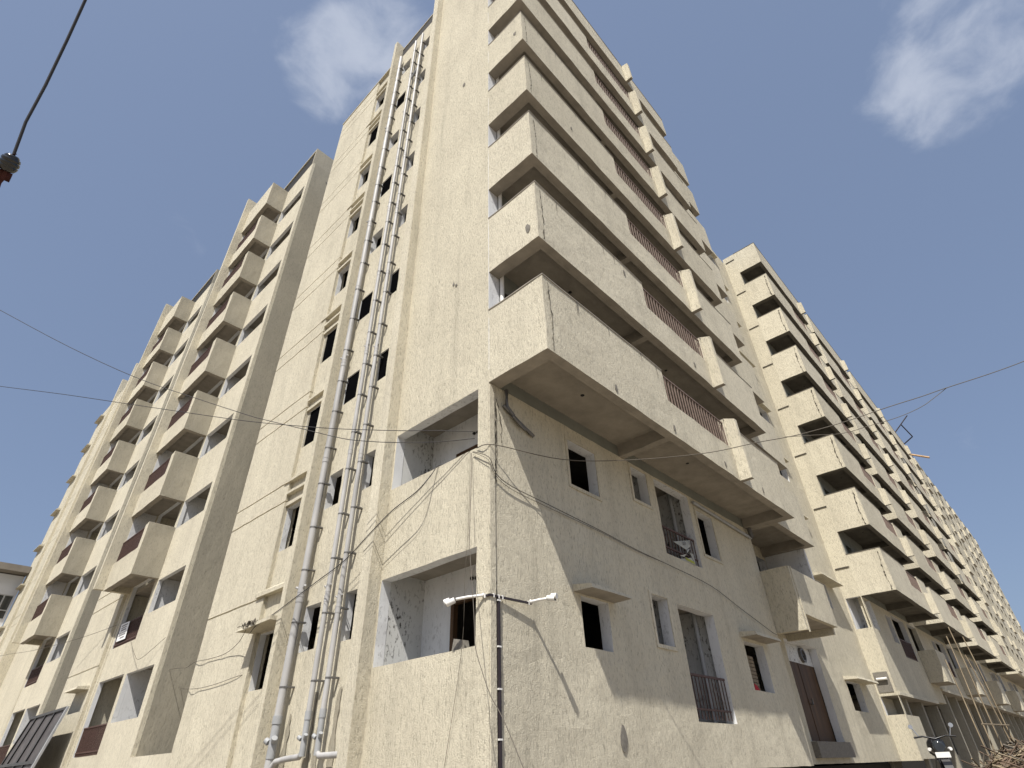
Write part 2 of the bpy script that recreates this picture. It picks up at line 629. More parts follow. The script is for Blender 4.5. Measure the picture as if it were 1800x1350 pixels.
# south wall, lower two storeys
holes = [(2.35, 3.22, 3.14, 4.00), (4.88, 5.56, 3.47, 4.46), (6.0, 7.78, 2.14, 4.43), (9.25, 10.50, 2.90, 4.02),
         (2.37, 3.37, 6.21, 7.27), (4.88, 5.60, 6.64, 7.50), (6.0, 7.78, 5.58, 7.54), (8.12, 9.07, 6.02, 7.27)]
b = MB()
b.wall('y', 0.0, 0.24, 0.222, 11.85, 1.33, 7.6, holes, 0, 3, 1)
part(b, 'wall', PL)
# the corner strip left of the long crack stands a touch proud
b = MB()
b.box(0.004, 0.125, -0.026, -0.001, 1.33, 7.55)
part(b, 'corner_strip', PL)
# rooms behind the two french doors
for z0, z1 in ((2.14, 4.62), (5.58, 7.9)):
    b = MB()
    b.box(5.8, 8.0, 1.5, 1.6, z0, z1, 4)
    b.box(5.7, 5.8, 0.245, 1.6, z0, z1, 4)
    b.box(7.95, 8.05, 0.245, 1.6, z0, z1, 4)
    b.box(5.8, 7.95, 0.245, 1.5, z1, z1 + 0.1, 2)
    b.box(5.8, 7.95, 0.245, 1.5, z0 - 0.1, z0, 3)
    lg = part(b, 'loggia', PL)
    d = MB()
    d.box(7.2, 7.9, 1.44, 1.495, z0, z0 + 2.1)
    d.build('door', ['wood'], lg)
    d = MB()
    d.tube([(7.75, 0.5, z0), (7.75, 0.5, z1)], 0.055, 0, 10)
    d.build('drain_pipe', ['pipedark'], lg)


def railing(name, x0, x1, y, z0, z1, parent, mat, pitch=0.15, bars=True, base=0.16):
    """grille in the plane Y=y; each bar an object of its own."""
    r = MB()
    r.box(x0, x1, y - 0.02, y + 0.02, z1 - 0.045, z1)
    r.box(x0, x1, y - 0.02, y + 0.02, z0 + base, z0 + base + 0.035)
    o = r.build(name, [mat], parent)
    n = int((x1 - x0) / pitch)
    me = None
    for i in range(n + 1):
        x = x0 + 0.02 + (x1 - x0 - 0.04) * i / n
        if me is None:
            k = MB()
            k.box(-0.009, 0.009, -0.009, 0.009, 0, z1 - z0 - 0.045 - 0.0)
            p = k.build('bar', [mat], o)
            me = p
        else:
            p = me.copy()
            COL.objects.link(p)
        p.location = (x, y, z0)
    return o


o = railing('railing', 6.0, 7.72, 0.06, 2.2, 3.04, CB, 'rail')
o.location = OFF
o = railing('railing', 6.0, 7.72, 0.06, 5.60, 6.32, CB, 'rail')
o.location = OFF
# raised surrounds of the upper windows
for x0, x1, z0, z1 in ((2.37, 3.37, 6.21, 7.27), (8.12, 9.07, 6.02, 7.27), (4.88, 5.60, 6.64, 7.50), (4.88, 5.56, 3.47, 4.46)):
    b = MB()
    e = 0.075
    b.box(x0 - e, x1 + e, -0.022, -0.001, z1 + 0.002, z1 + e)
    b.box(x0 - e, x1 + e, -0.026, -0.001, z0 - e, z0 - 0.002)
    b.box(x0 - e, x0 - 0.002, -0.02, -0.001, z0, z1)
    b.box(x1 + 0.002, x1 + e, -0.02, -0.001, z0, z1)
    part(b, 'window_surround', PL)
# hoods over the ground storey windows
for x0, x1, z in ((2.14, 3.42, 4.03), (9.15, 10.80, 4.10)):
    b = MB()
    b.hexa([(x0, -0.42, z + 0.0), (x1, -0.42, z + 0.01), (x1, -0.001, z), (x0, -0.001, z),
            (x0 + 0.03, -0.40, z + 0.08), (x1 - 0.03, -0.40, z + 0.07), (x1, -0.001, z + 0.13), (x0, -0.001, z + 0.13)], 0, [2, 0, 0, 0, 0, 0])
    part(b, 'window_hood', PL)
# louvre-like cloth blind and red cloth in the right ground storey window
b = MB()
for i in range(9):
    b.box(9.3, 10.1, 0.20, 0.225, 2.95 + 0.09 * i, 3.025 + 0.09 * i, 0)
part(b, 'blind', ['bamboo'])
# upper south wall behind the balconies
holes = []
for k in range(NF):
    zf = S[k] + 0.46
    holes += [(0.50, 1.6, zf, zf + 2.3), (2.6, 3.8, zf + 0.9, zf + 2.1), (5.2, 6.8, zf, zf + 2.1), (9.0, 10.2, zf + 0.9, zf + 2.1)]
b = MB()
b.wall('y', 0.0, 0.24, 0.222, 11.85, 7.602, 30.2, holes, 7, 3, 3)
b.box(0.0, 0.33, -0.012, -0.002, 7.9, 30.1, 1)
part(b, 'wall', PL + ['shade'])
# white pipe seen in every corner opening
b = MB()
b.tube([(0.36, -0.07, 8.06), (0.36, -0.07, 30.2)], 0.05, 0, 10)
part(b, 'drain_pipe', ['plasticw'], CB, True)


# ---------------------------------------------------------------- balconies of the corner type
def balcony(L, depth, n0, n1, finx, top=PH, low=0.97, top_storey=False, left_wall=True, mats=None, finh=None):
    """corner balcony; local origin at the wall corner, z=0 the soffit of its edge beam."""
    mats = mats or PL
    t = 0.15
    yf = -depth
    b = MB()
    hz = 2.65 if top_storey else top
    if top_storey:
        hz = top
    # front panel (notched for the railing), side walls
    b.wall('y', yf, t, 0, L, 0, hz, [(n0, n1, low, hz + 0.1)] if n1 > n0 else [], 0, 0, 0, 0, 0, 2)
    if left_wall:
        b.box(0, t, yf + t, -0.001, 0, hz, 0, 2)
    b.box(L - t, L, yf + t, -0.001, 0, hz, 0, 2)
    # coping, split at the notch
    for xa, xb, zt in (((-0.012, n0, hz), (n1, L + 0.01, hz)) if n1 > n0 else ((-0.012, L + 0.01, hz),)):
        b.box(xa, xb, yf - 0.016, yf + t + 0.012, zt - 0.002, zt + 0.024, 2)
    if left_wall:
        b.box(-0.016, t + 0.012, yf + t + 0.014, -0.004, hz - 0.002, hz + 0.024, 2)
    # slab with drop beams
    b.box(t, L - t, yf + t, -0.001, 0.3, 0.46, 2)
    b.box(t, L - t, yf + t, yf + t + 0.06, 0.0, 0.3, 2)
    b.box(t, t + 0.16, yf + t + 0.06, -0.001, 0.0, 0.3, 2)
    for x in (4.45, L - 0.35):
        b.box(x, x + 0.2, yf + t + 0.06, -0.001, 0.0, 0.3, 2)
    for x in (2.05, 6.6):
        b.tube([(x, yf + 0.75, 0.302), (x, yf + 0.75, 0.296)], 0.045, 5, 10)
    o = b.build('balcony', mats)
    rough(o)
    f = MB()
    fz = finh or hz + 0.06
    f.hexa([(finx, yf - 0.32, 0.0), (finx + 0.14, yf - 0.32, 0.0), (finx + 0.14, yf - 0.002, 0.0), (finx, yf - 0.002, 0.0),
            (finx, yf - 0.30, fz - 0.12), (finx + 0.14, yf - 0.30, fz - 0.12), (finx + 0.14, yf - 0.002, fz), (finx, yf - 0.002, fz)], 0,
           [2, 0, 0, 0, 0, 0])
    rough(f.build('fin', mats, o))
    if n1 > n0:
        r = MB()
        y = yf + 0.05
        r.box(n0, n1, y - 0.02, y + 0.02, 1.76, 1.80)
        r.box(n0, n1, y - 0.018, y + 0.018, low + 0.03, low + 0.06)
        nb = int((n1 - n0) / 0.16)
        for i in range(nb + 1):
            x = n0 + 0.02 + (n1 - n0 - 0.04) * i / nb
            r.box(x - 0.013, x + 0.013, y - 0.013, y + 0.013, low, 1.76)
        r.build('railing', ['railp'], o)
    return o


bal = balcony(11.85, 1.5, 4.56, 7.92, 7.98)
bal.parent = CB
bal.location = Vector((0, 0, S[0] - GZ))
for k in range(1, NF - 1):
    copyto(bal, CB, Vector((0, 0, S[k] - GZ)))
balt = balcony(11.85, 1.5, 0, 0, 7.98, top=ROOF - S[NF - 1])
balt.parent = CB
balt.location = Vector((0, 0, S[NF - 1] - GZ))
b = MB()
b.box(3.9, 7.9, -1.40, -1.25, ROOF, ROOF + 0.75, 5)
b.box(3.2, 3.9, -1.47, -1.2, ROOF, ROOF + 0.8, 0)
part(b, 'roof_parapet', PL)
b = MB()
b.box(0.36, 11.8, 0.26, 10.8, 30.2, 30.3, 3)
b.box(11.86, 24.1, 1.06, 5.0, 30.05, 30.18, 3)
part(b, 'roof', PL)

# second, smaller balcony stack and connecting wall to the east
b = MB()
t = 0.14
b.wall('y', -0.95, t, 0, 3.3, 0, PH, [], 0, 0, 0, 0, 0, 2)
b.box(0, t, -0.95 + t, 0.79, 0, PH, 0, 2)
b.box(3.3 - t, 3.3, -0.95 + t, 0.79, 0, PH, 0, 2)
b.box(t, 3.3 - t, -0.95 + t, 0.79, 0.3, 0.46, 2)
b.box(t, 3.3 - t, -0.95 + t, -0.95 + t + 0.07, 0, 0.3, 2)
b.box(2.98, 3.3 - t, -0.74, 0.79, 0, 0.3, 2)
b.box(3.3 - t, 3.3, -0.62, 0.79, PH, 3.028, 1)
sb = b.build('balcony', PL, CB)
sb.location = (11.87, 0, S[0] - GZ)
for k in range(1, NF):
    copyto(sb, CB, Vector((11.87, 0, S[k] - GZ - (0.4 if k == NF - 1 else 0))))
# lowest box of that stack hangs lower over the entrance
b = MB()
b.box(11.87, 12.0, -0.85, 0.79, 4.50, 6.30)
b.box(12.0, 15.05, -0.85, -0.71, 4.95, 6.28)
b.box(14.92, 15.05, -0.71, 0.79, 4.75, 6.28)
b.box(12.0, 14.92, -0.71, 0.79, 4.95, 5.08, 2)
b.box(12.0, 12.07, -0.875, -0.855, 4.45, 6.30)
b.box(15.04, 15.17, -0.60, 0.79, 6.30, 7.59, 1)
part(b, 'balcony', PL)
# connecting wall
holes = [(20.15, 21.9, 2.95, 3.95), (20.15, 21.9, 6.83, 7.85)]
for k in range(NF - 1):
    holes.append((20.15, 21.9, 7.85 + 3.03 * k + 1.95, 7.85 + 3.03 * (k + 1)))
for k in range(-1, NF - 1):
    zf = 8.06 + 3.03 * k
    holes.append((12.02, 15.02, zf, zf + (2.45 if k < 0 else 2.4)))
holes.append((14.6, 17.7, 1.93, 4.82))
b = MB()
b.wall('y', 0.8, 0.25, 11.852, 24.19, 1.35, 30.2, holes, 0, 3, 1)
part(b, 'wall', PL)
for i, z in enumerate([3.97, 7.87] + [7.87 + 3.03 * k for k in range(1, NF)]):
    h = MB()
    x1, yy = (22.8, 0.30) if i < 2 else (22.1, 0.58)
    h.hexa([(20.0, yy, z), (x1, yy, z), (x1, 0.799, z), (20.0, 0.799, z),
            (20.0, yy + 0.02, z + 0.07), (x1, yy + 0.02, z + 0.07), (x1, 0.799, z + 0.14), (20.0, 0.799, z + 0.14)])
    part(h, 'window_hood', PL)
b = MB()
for z in [5.0, 8.05] + [8.05 + 3.03 * k for k in range(1, NF)]:
    b.box(11.9, 24.1, 1.06, 5.0, z, z + 0.12, 3)
b.box(11.9, 24.1, 5.0, 5.2, 1.35, 30.2, 3)
b.box(11.85, 11.98, 0.245, 1.04, 1.33, 30.2, 0)
part(b, 'floor_slab', PL)
# entrance: door, step, wall above the door
b = MB()
b.box(14.55, 17.75, 1.06, 1.16, 4.24, 4.9, 4)
part(b, 'entrance_porch', PL)
b = MB()
b.box(14.5, 17.8, 0.62, 1.5, 1.50, 1.92)
part(b, 'step', ['cement'])
b = MB()
b.box(14.61, 17.69, 1.07, 1.12, 1.93, 4.24)
b.box(16.12, 16.16, 1.055, 1.069, 1.94, 4.22)
dr = part(b, 'door', ['wood'])
k = MB()
k.tube([(16.3, 1.07, 3.0), (16.3, 0.99, 3.0), (16.3, 0.99, 3.16)], 0.03, 0, 8)
k.build('handle', ['clamp'], dr)
# exhaust fan over the entrance door
b = MB()
for i in range(24):
    a0, a1 = 2 * PI * i / 24, 2 * PI * (i + 1) / 24
    c = (16.7, 4.53)
    for r0, r1 in ((0.17, 0.24),):
        b.hexa([(c[0] + r0 * math.cos(a0), 0.96, c[1] + r0 * math.sin(a0)), (c[0] + r1 * math.cos(a0), 0.96, c[1] + r1 * math.sin(a0)),
                (c[0] + r1 * math.cos(a1), 0.96, c[1] + r1 * math.sin(a1)), (c[0] + r0 * math.cos(a1), 0.96, c[1] + r0 * math.sin(a1)),
                (c[0] + r0 * math.cos(a0), 1.058, c[1] + r0 * math.sin(a0)), (c[0] + r1 * math.cos(a0), 1.058, c[1] + r1 * math.sin(a0)),
                (c[0] + r1 * math.cos(a1), 1.058, c[1] + r1 * math.sin(a1)), (c[0] + r0 * math.cos(a1), 1.058, c[1] + r0 * math.sin(a1))])
for i in range(4):
    a = i * PI / 2 + 0.4
    b.hexa([(16.7, 1.00, 4.51), (16.7 + 0.17 * math.cos(a - 0.4), 1.00, 4.53 + 0.17 * math.sin(a - 0.4)),
            (16.7 + 0.17 * math.cos(a + 0.4), 1.03, 4.53 + 0.17 * math.sin(a + 0.4)), (16.7, 1.03, 4.55),
            (16.7, 1.01, 4.51), (16.7 + 0.17 * math.cos(a - 0.4), 1.01, 4.53 + 0.17 * math.sin(a - 0.4)),
            (16.7 + 0.17 * math.cos(a + 0.4), 1.04, 4.53 + 0.17 * math.sin(a + 0.4)), (16.7, 1.04, 4.55)])
fan = b.build('exhaust_fan', ['clamp'])
fan.location = (0, 0, 0)
tag(fan, 'round dark exhaust fan set in the wall above the brown entrance door', 'fan')
# void under the walls, its darkness painted as a black box
b = MB()
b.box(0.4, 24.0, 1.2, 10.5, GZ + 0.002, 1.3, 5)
part(b, 'plinth_void', PL)


b = MB()
b.tube([(7.95, -0.07, 7.42), (9.2, -0.07, 7.38), (11.7, -0.07, 7.30)], 0.045, 0, 10)
wp = part(b, 'waste_pipe', ['pipedark'], CB, True)
b = MB()
b.tube([(11.62, -0.12, 7.28), (11.62, -0.12, 7.58)], 0.07, 0, 10)
part(b, 'waste_pipe', ['clamp'], CB, True)
b = MB()
b.tube([(0.35, -0.05, 7.2), (0.75, -0.06, 7.0), (1.2, -0.05, 6.85)], 0.035, 0, 8)
b.tube([(0.45, -0.05, 7.6), (0.42, -0.07, 7.2), (0.6, -0.08, 7.05)], 0.04, 0, 8)
b.tube([(0.55, -0.10, 7.02), (0.9, -0.09, 6.86)], 0.03, 0, 8)
part(b, 'waste_pipe', ['clamp'], CB, True)
# cracks and cement patches
def crack(pts, w, nrm, parent=CB, seed=1):
    rnd = random.Random(seed)
    b = MB()
    pts = [Vector(p) for p in pts]
    out = []
    for a, c in zip(pts, pts[1:]):
        n = max(2, int((c - a).length / 0.07))
        for i in range(n):
            p = a.lerp(c, i / n)
            t = (c - a).normalized()
            sd = t.cross(Vector(nrm)).normalized()
            out.append((p + sd * rnd.uniform(-0.02, 0.02), sd, w * rnd.choice((0.15, 0.4, 0.7, 1.0, 1.4))))
    for (p, s1, w1), (q, s2, w2) in zip(out, out[1:]):
        e = Vector(nrm) * 0.013
        b.quad(tuple(p - s1 * w1 + e), tuple(p + s1 * w1 + e), tuple(q + s2 * w2 + e), tuple(q - s2 * w2 + e))
    o = part(b, 'crack', ['crack'], parent)
    return o


crack([(0.135, -0.001, 1.4), (0.14, -0.001, 3.2), (0.12, -0.001, 4.6), (0.135, -0.001, 7.5)], 0.012, (0, -1, 0), CB, 3)
crack([(0.16, -0.001, 5.5), (0.19, -0.001, 6.6), (0.14, -0.001, 7.5)], 0.014, (0, -1, 0), CB, 4)
crack([(0.2, -0.001, 7.3), (0.33, -0.001, 6.7), (0.3, -0.001, 6.3)], 0.010, (0, -1, 0), CB, 5)
for k in range(NF - 1):
    crack([(0.17, -1.5, S[k] + 0.02), (0.2, -1.5, S[k] + 0.8), (0.15, -1.5, S[k] + 1.8)], 0.011, (0, -1, 0), CB, 10 + k)


def patch(c, axis, rx, rz, parent=CB, seed=0):
    rnd = random.Random(seed)
    b = MB()
    n = 11
    ring = []
    for i in range(n):
        a = 2 * PI * i / n
        r = rnd.uniform(0.75, 1.15)
        du, dz = rx * r * math.cos(a), rz * r * math.sin(a)
        ring.append((du, dz))
    for i in range(n):
        p, q = ring[i], ring[(i + 1) % n]

        def P(d, h):
            h += 0.011
            return (c[0] - h, c[1] + d[0], c[2] + d[1]) if axis == 'x' else (c[0] + d[0], c[1] - h, c[2] + d[1])
        b.tri(P((0, 0), 0.009), P(p, 0.004), P(q, 0.004))
        b.quad(P(p, 0.004), P(q, 0.004), P(q, -0.004), P(p, -0.004))
    return part(b, 'cement_patch', ['cement'], parent)


rr = random.Random(21)
for k in range(0, 5):
    for j in range(5 if k == 0 else 3):
        x = rr.uniform(0.5, 4.4)
        h = rr.uniform(0.15, 0.45)
        b = MB()
        n = 6
        for q in range(n):
            w0, w1 = 0.016 * (1 - q / n) ** 0.6, 0.016 * (1 - (q + 1) / n) ** 0.6
            o0, o1 = rr.uniform(-.006, .006), rr.uniform(-.006, .006)
            z0, z1 = S[k] + PH - 0.004 - h * q / n, S[k] + PH - 0.004 - h * (q + 1) / n
            b.quad((x - w0, -1.511, z0), (x + w0, -1.511, z0), (x + w1, -1.511, z1), (x - w1, -1.511, z1))
        part(b, 'drip_stain', ['cement'])
for i, (x, zz) in enumerate(((2.18, 7.78), (4.55, 7.80), (7.17, 7.80), (9.57, 7.81), (2.04, 17.25), (3.6, 12.2), (6.9, 10.9))):
    patch((x, -1.5, zz), 'y', 0.045, 0.10, CB, i)
patch((3.19, 0, 1.80), 'y', 0.10, 0.2, CB, 20)
patch((0, -1.22, 11.09), 'x', 0.07, 0.15, CB, 21)
patch((0, 1.186, 11.10), 'x', 0.035, 0.06, CB, 22)
patch((0, 1.09, 11.0), 'x', 0.035, 0.05, CB, 23)
patch((0, 1.15, 20.6), 'x', 0.06, 0.12, CB, 24)
patch((0, -1.2, 20.5), 'x', 0.06, 0.10, CB, 25)

# ================================================================= WEST WING
WW = thing('apartment_wing', 'long cream wing on the left with rows of boxed balconies and tall fin walls', 'apartment block', (0.18, 14.6, GZ))
XB = 0.18


def wpart(b, name, mats=PL, dy=0.0):
    o = b.build(name, mats, WW)
    if name == 'fin' or (name == 'wall' and len(b.f) < 900):
        rough(o)
    o.location = Vector((-WW.location.x, -WW.location.y + dy, -WW.location.z))
    return o


bal_w = None
protos = []
# --- one bay, built at its true place, then repeated along the wing
holes = [(15.0, 17.5, 3.02, 4.45), (17.8, 20.45, 2.18, 4.48), (14.92, 17.42, 6.35, 7.52), (17.85, 20.4, 5.58, 7.865)]
for k in range(NF - 1):
    holes.append((14.88, 17.46, S[k + 1] - 1.15, S[k + 1]))
    holes.append((17.75, 20.5, S[k] + 0.46, S[k + 1] + 0.265))
b = MB()
b.wall('x', XB, 0.14, 14.6, 20.65, 1.2, 30.75, holes, 0, 4, 1, 0)
protos.append(wpart(b, 'wall'))
b = MB()   # grey flank wall towards the gap
b.box(XB + 0.142, 4.5, 14.6, 14.75, 2.0, 30.75, 6)
protos.append(wpart(b, 'wall'))
b = MB()   # balcony back walls and cross walls
hz = []
for k in range(-2, NF - 1):
    zf = (2.18, 5.58)[k + 2] if k < 0 else S[k] + 0.46
    hz.append((15.6, 16.6, zf + 0.3, zf + 1.9))
    hz.append((18.3, 19.2, zf, zf + 2.0))
b.wall('x', 1.5, 0.12, 14.752, 20.65, 1.2, 30.7, hz, 4, 3, 1, 0)
b.box(XB + 0.143, 1.498, 17.5, 17.72, 1.2, 30.7, 1)
for z in [4.62, 7.62] + [S[k] + 0.3 for k in range(1, NF)]:
    b.box(XB + 0.143, 1.498, 14.752, 17.498, z, z + 0.15, 2)
    b.box(XB + 0.143, 1.498, 17.722, 20.648, z, z + 0.15, 2)
b.box(-0.62, XB - 0.03, 20.63, 20.648, 7.95, 28.7, 1)
b.box(1.63, 4.4, 14.76, 20.64, 30.5, 30.7, 3)
b.box(3.0, 4.4, 14.76, 20.64, 1.2, 30.5, 3)
protos.append(wpart(b, 'inner_wall'))
b = MB()
b.box(-1.07, XB + 0.9, 20.65, 20.86, 7.65, 31.9, 0, 0)
b.box(XB - 0.02, XB + 0.9, 20.65, 20.86, 1.2, 7.65, 0, 0)
protos.append(wpart(b, 'fin'))
b = MB()
b.box(XB + 0.05, XB + 0.13, 14.76, 20.65, 30.75, 32.05, 5)
b.box(XB - 0.01, XB + 1.4, 14.6, 14.72, 30.75, 32.15, 6)
b.box(XB - 0.01, XB + 0.14, 14.72, 20.65, 32.05, 32.13, 0)
protos.append(wpart(b, 'roof_parapet'))


def west_balcony(last=False):
    b = MB()
    h = 1.95
    b.box(-0.76, XB - 0.002, 17.5, 17.62, 0, h, 6, 2)
    b.box(-0.76, -0.64, 17.62, 17.88, 0, h - 0.03, 0, 2)
    b.box(-0.76, -0.64, 17.88, 20.645, 0, 1.04, 0, 2)
    if last:
        b.box(-0.76, -0.64, 17.88, 20.645, 1.04, h)
    b.box(-0.64, XB - 0.002, 17.62, 20.645, 0.28, 0.42, 2)
    b.box(-0.64, -0.56, 17.62, 20.645, 0, 0.28, 2)
    b.box(-0.56, XB - 0.002, 17.62, 17.72, 0, 0.28, 2)
    b.hexa([(-0.762, 17.499, 0), (-0.64, 17.499, 0), (-0.64, 17.621, 0), (-0.762, 17.621, 0),
            (-0.762, 17.499, h), (-0.64, 17.499, h), (-0.64, 17.621, h), (-0.762, 17.621, h)], 0, [2, 0, 6, 0, 0, 0])
    o = b.build('balcony', PL, WW)
    rough(o)
    if not last:
        r = MB()
        r.box(-0.73, -0.69, 17.9, 20.5, 1.84, 1.88)
        r.box(-0.73, -0.69, 17.9, 20.5, 1.06, 1.09)
        for i in range(24):
            y = 17.92 + 2.56 * i / 23
            r.box(-0.72, -0.70, y - 0.01, y + 0.01, 1.04, 1.84)
        r.build('railing', ['rail'], o)
    return o


wb = west_balcony()
wbl = west_balcony(True)
first = True
PER = 13.75
for n in range(2):
    dy = n * PER
    for k in range(NF - 1):
        loc = Vector((-WW.location.x, -WW.location.y + dy, S[k] - GZ))
        if n == 0 and k == 0:
            wb.location = loc
        else:
            copyto(wb, WW, loc)
    loc = Vector((-WW.location.x, -WW.location.y + dy, S[NF - 1] - GZ))
    if n == 0:
        wbl.location = loc
    else:
        copyto(wbl, WW, loc)
    if n:
        for p in protos:
            q = copyto(p, WW, p.location + Vector((0, dy, 0)))
# lower grilles of the first bays
for n in range(2):
    dy = n * PER
    for z0, z1 in ((2.2, 3.05), (5.6, 6.42)):
        r = MB()
        x = XB + 0.04
        r.box(x - 0.02, x + 0.02, 17.82, 20.42, z1 - 0.04, z1)
        r.box(x - 0.02, x + 0.02, 17.82, 20.42, z0 + 0.08, z0 + 0.12)
        for i in range(26):
            y = 17.84 + 2.56 * i / 25
            r.box(x - 0.01, x + 0.01, y - 0.011, y + 0.011, z0, z1 - 0.04)
        wpart(r, 'railing', ['rail'], dy)
# grooved walls between the bays, with a window strip at their south end
for n in range(1):
    dy = n * PER
    b = MB()
    z = 1.2
    y0, y1 = 20.862, 28.0 - 0.0
    for q in gz + [None]:
        t = q - 0.022 if q else 30.0
        b.box(0.05, 0.35, y0, 24.9, z, t, 0)
        if q:
            b.box(0.08, 0.33, y0, 24.88, q - 0.022, q + 0.022, 0)
            z = q + 0.022
    wpart(b, 'wall', PL, dy)
    h = MB()
    h.hexa([(-0.35, 21.0, 4.3), (-0.35, 22.6, 4.3), (0.049, 22.6, 4.3), (0.049, 21.0, 4.3),
            (-0.33, 21.0, 4.38), (-0.33, 22.6, 4.38), (0.049, 22.6, 4.43), (0.049, 21.0, 4.43)])
    wpart(h, 'window_hood', PL, dy)
# farther stretch: two more pilasters, then a grooved wall with hooded windows
for y, x, zt in ((42.1, -0.27, 30.7), (48.1, 0.0, 32.2)):
    b = MB()
    b.box(x, 1.2, y, y + 0.3, 1.2, zt, 0)
    wpart(b, 'pilaster')
b = MB()
b.box(0.30, 0.6, 34.62, 42.09, 1.2, 30.0, 0)
wpart(b, 'wall')
b = MB()
z = 1.2
for q in gz + [None]:
    t = q - 0.022 if q else 30.2
    b.box(0.16, 0.55, 42.41, 52.2, z, t, 0)
    if q:
        b.box(0.20, 0.53, 42.41, 52.15, q - 0.022, q + 0.022, 0)
        z = q + 0.022
wpart(b, 'wall')
for k in range(NF):
    for y in (50.3,):
        h = MB()
        z = 7.95 + 3.03 * k
        h.hexa([(-0.14, y, z), (-0.14, y + 2.0, z), (0.159, y + 2.0, z), (0.159, y, z),
                (-0.12, y, z + 0.08), (-0.12, y + 2.0, z + 0.08), (0.159, y + 2.0, z + 0.15), (0.159, y, z + 0.15)])
        wpart(h, 'window_hood')
# low wall closing the gap beside the corner block
b = MB()
b.box(0.18, 0.5, 11.075, 14.598, 1.2, 2.02, 0)
o = wpart(b, 'low_wall')
b = MB()
b.box(1.0, 1.2, 11.07, 14.6, 30.0, 31.5, 6)
for i in range(5):
    patch((1.2 + 0.2 * i, 14.6, (29.8, 8.9, 3.2, 18.4, 24)[i]), 'y', 0.06, 0.10, WW, 40 + i)
for i, (yy, zz) in enumerate(((18.1, 9.0), (19.0, 8.2), (16.4, 12.6), (15.6, 9.3))):
    pass

# ================================================================= EAST WING
EW = thing('apartment_wing', 'cream wing on the right, its stepped corner balconies running back over a dark stilt storey',
           'apartment block', (24.2, 0.05, GZ))


def epart(b, name, mats=PL, dx=0.0):
    o = b.build(name, mats, EW)
    if name == 'wall' and len(b.f) < 60:
        rough(o)
    o.location = Vector((-EW.location.x + dx, -EW.location.y, -EW.location.z))
    return o


b = MB()
b.wall('x', 24.2, 0.22, 0.05, 0.83, 1.35, 30.66, [(0.09, 0.73, 6.28, 7.62), (0.07, 0.74, 2.93, 3.64)], 0, 1, 1)
b.box(25.6, 25.75, 0.28, 3.0, 5.4, 7.9, 4)
b.box(24.43, 25.6, 0.72, 0.79, 5.4, 7.9, 1)
b.box(24.422, 27.0, 0.8, 1.0, 1.35, 30.6, 0)
epart(b, 'wall')
# short ledge slots in the end wall
for k in range(NF):
    d = MB()
    d.box(24.17, 24.199, 0.10, 0.72, 8.93 + 3.03 * k, 8.99 + 3.03 * k, 0)
    epart(d, 'slot', ['crack'])
PERX = 10.95
NX = 8
starts = [24.2, 34.35] + [45.3 + PERX * i for i in range(NX - 2)]


def east_balcony(L, last=False):
    depth = 1.47
    return balcony(L, depth, 4.5, 7.1, 7.3, top=1.9, mats=PE, finh=1.1) if not last else \
        balcony(L, depth, 0, 0, 7.3, top=ROOF + 0.4 - S[NF - 1], mats=PE, finh=1.1)


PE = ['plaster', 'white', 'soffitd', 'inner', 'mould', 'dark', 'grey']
eb = east_balcony(8.9)
ebl = east_balcony(8.9, True)
used = False
usedl = False
for i, x in enumerate(starts[:4]):
    for k in range(NF):
        loc = Vector((x - EW.location.x, 0.0, S[k] + 0.02 - GZ))
        if k < NF - 1:
            if not used:
                eb.parent = EW
                eb.location = loc
                used = True
            else:
                copyto(eb, EW, loc)
        else:
            if not usedl:
                ebl.parent = EW
                ebl.location = loc
                usedl = True
            else:
                copyto(ebl, EW, loc)
# beyond the fourth stack the front is closed, with separate openings
for i, x in enumerate(starts[4:]):
    hs = []
    for k in range(NF):
        dz = 0.0 if i % 2 else 0.15
        hs += [(x + 0.5, x + 2.6, S[k] + 1.1 + dz, S[k] + 2.5), (x + 4.3, x + 6.3, S[k] + 1.0, S[k] + 2.4 + dz), (x + 7.6, x + 9.9, S[k] + 1.2, S[k] + 2.45)]
    b = MB()
    b.wall('y', -1.40, 0.2, x, x + PERX - 0.004, 7.6, 30.6, hs, 0, 3, 6)
    epart(b, 'wall')
    for k in range(NF):
        for xa, xb, yy in ((x + 0.4, x + 2.4, -1.56), (x + 7.6, x + 9.0, -1.52)):
            c = MB()
            c.box(xa, xb, yy, -1.401, S[k] + 0.2, S[k] + 1.0, 0, 2)
            epart(c, 'ledge')
b = MB()
b.box(starts[4] - 0.15, starts[4] - 0.005, -1.4, 0.04, 7.6, 30.6, 0)
b.box(starts[4] + 0.01, starts[-1] + 10.9, -1.39, 0.04, 30.3, 30.5, 3)
b.box(starts[4] + 0.01, starts[-1] + 10.9, -1.39, 0.04, 7.61, 7.8, 2)
epart(b, 'floor_slab')
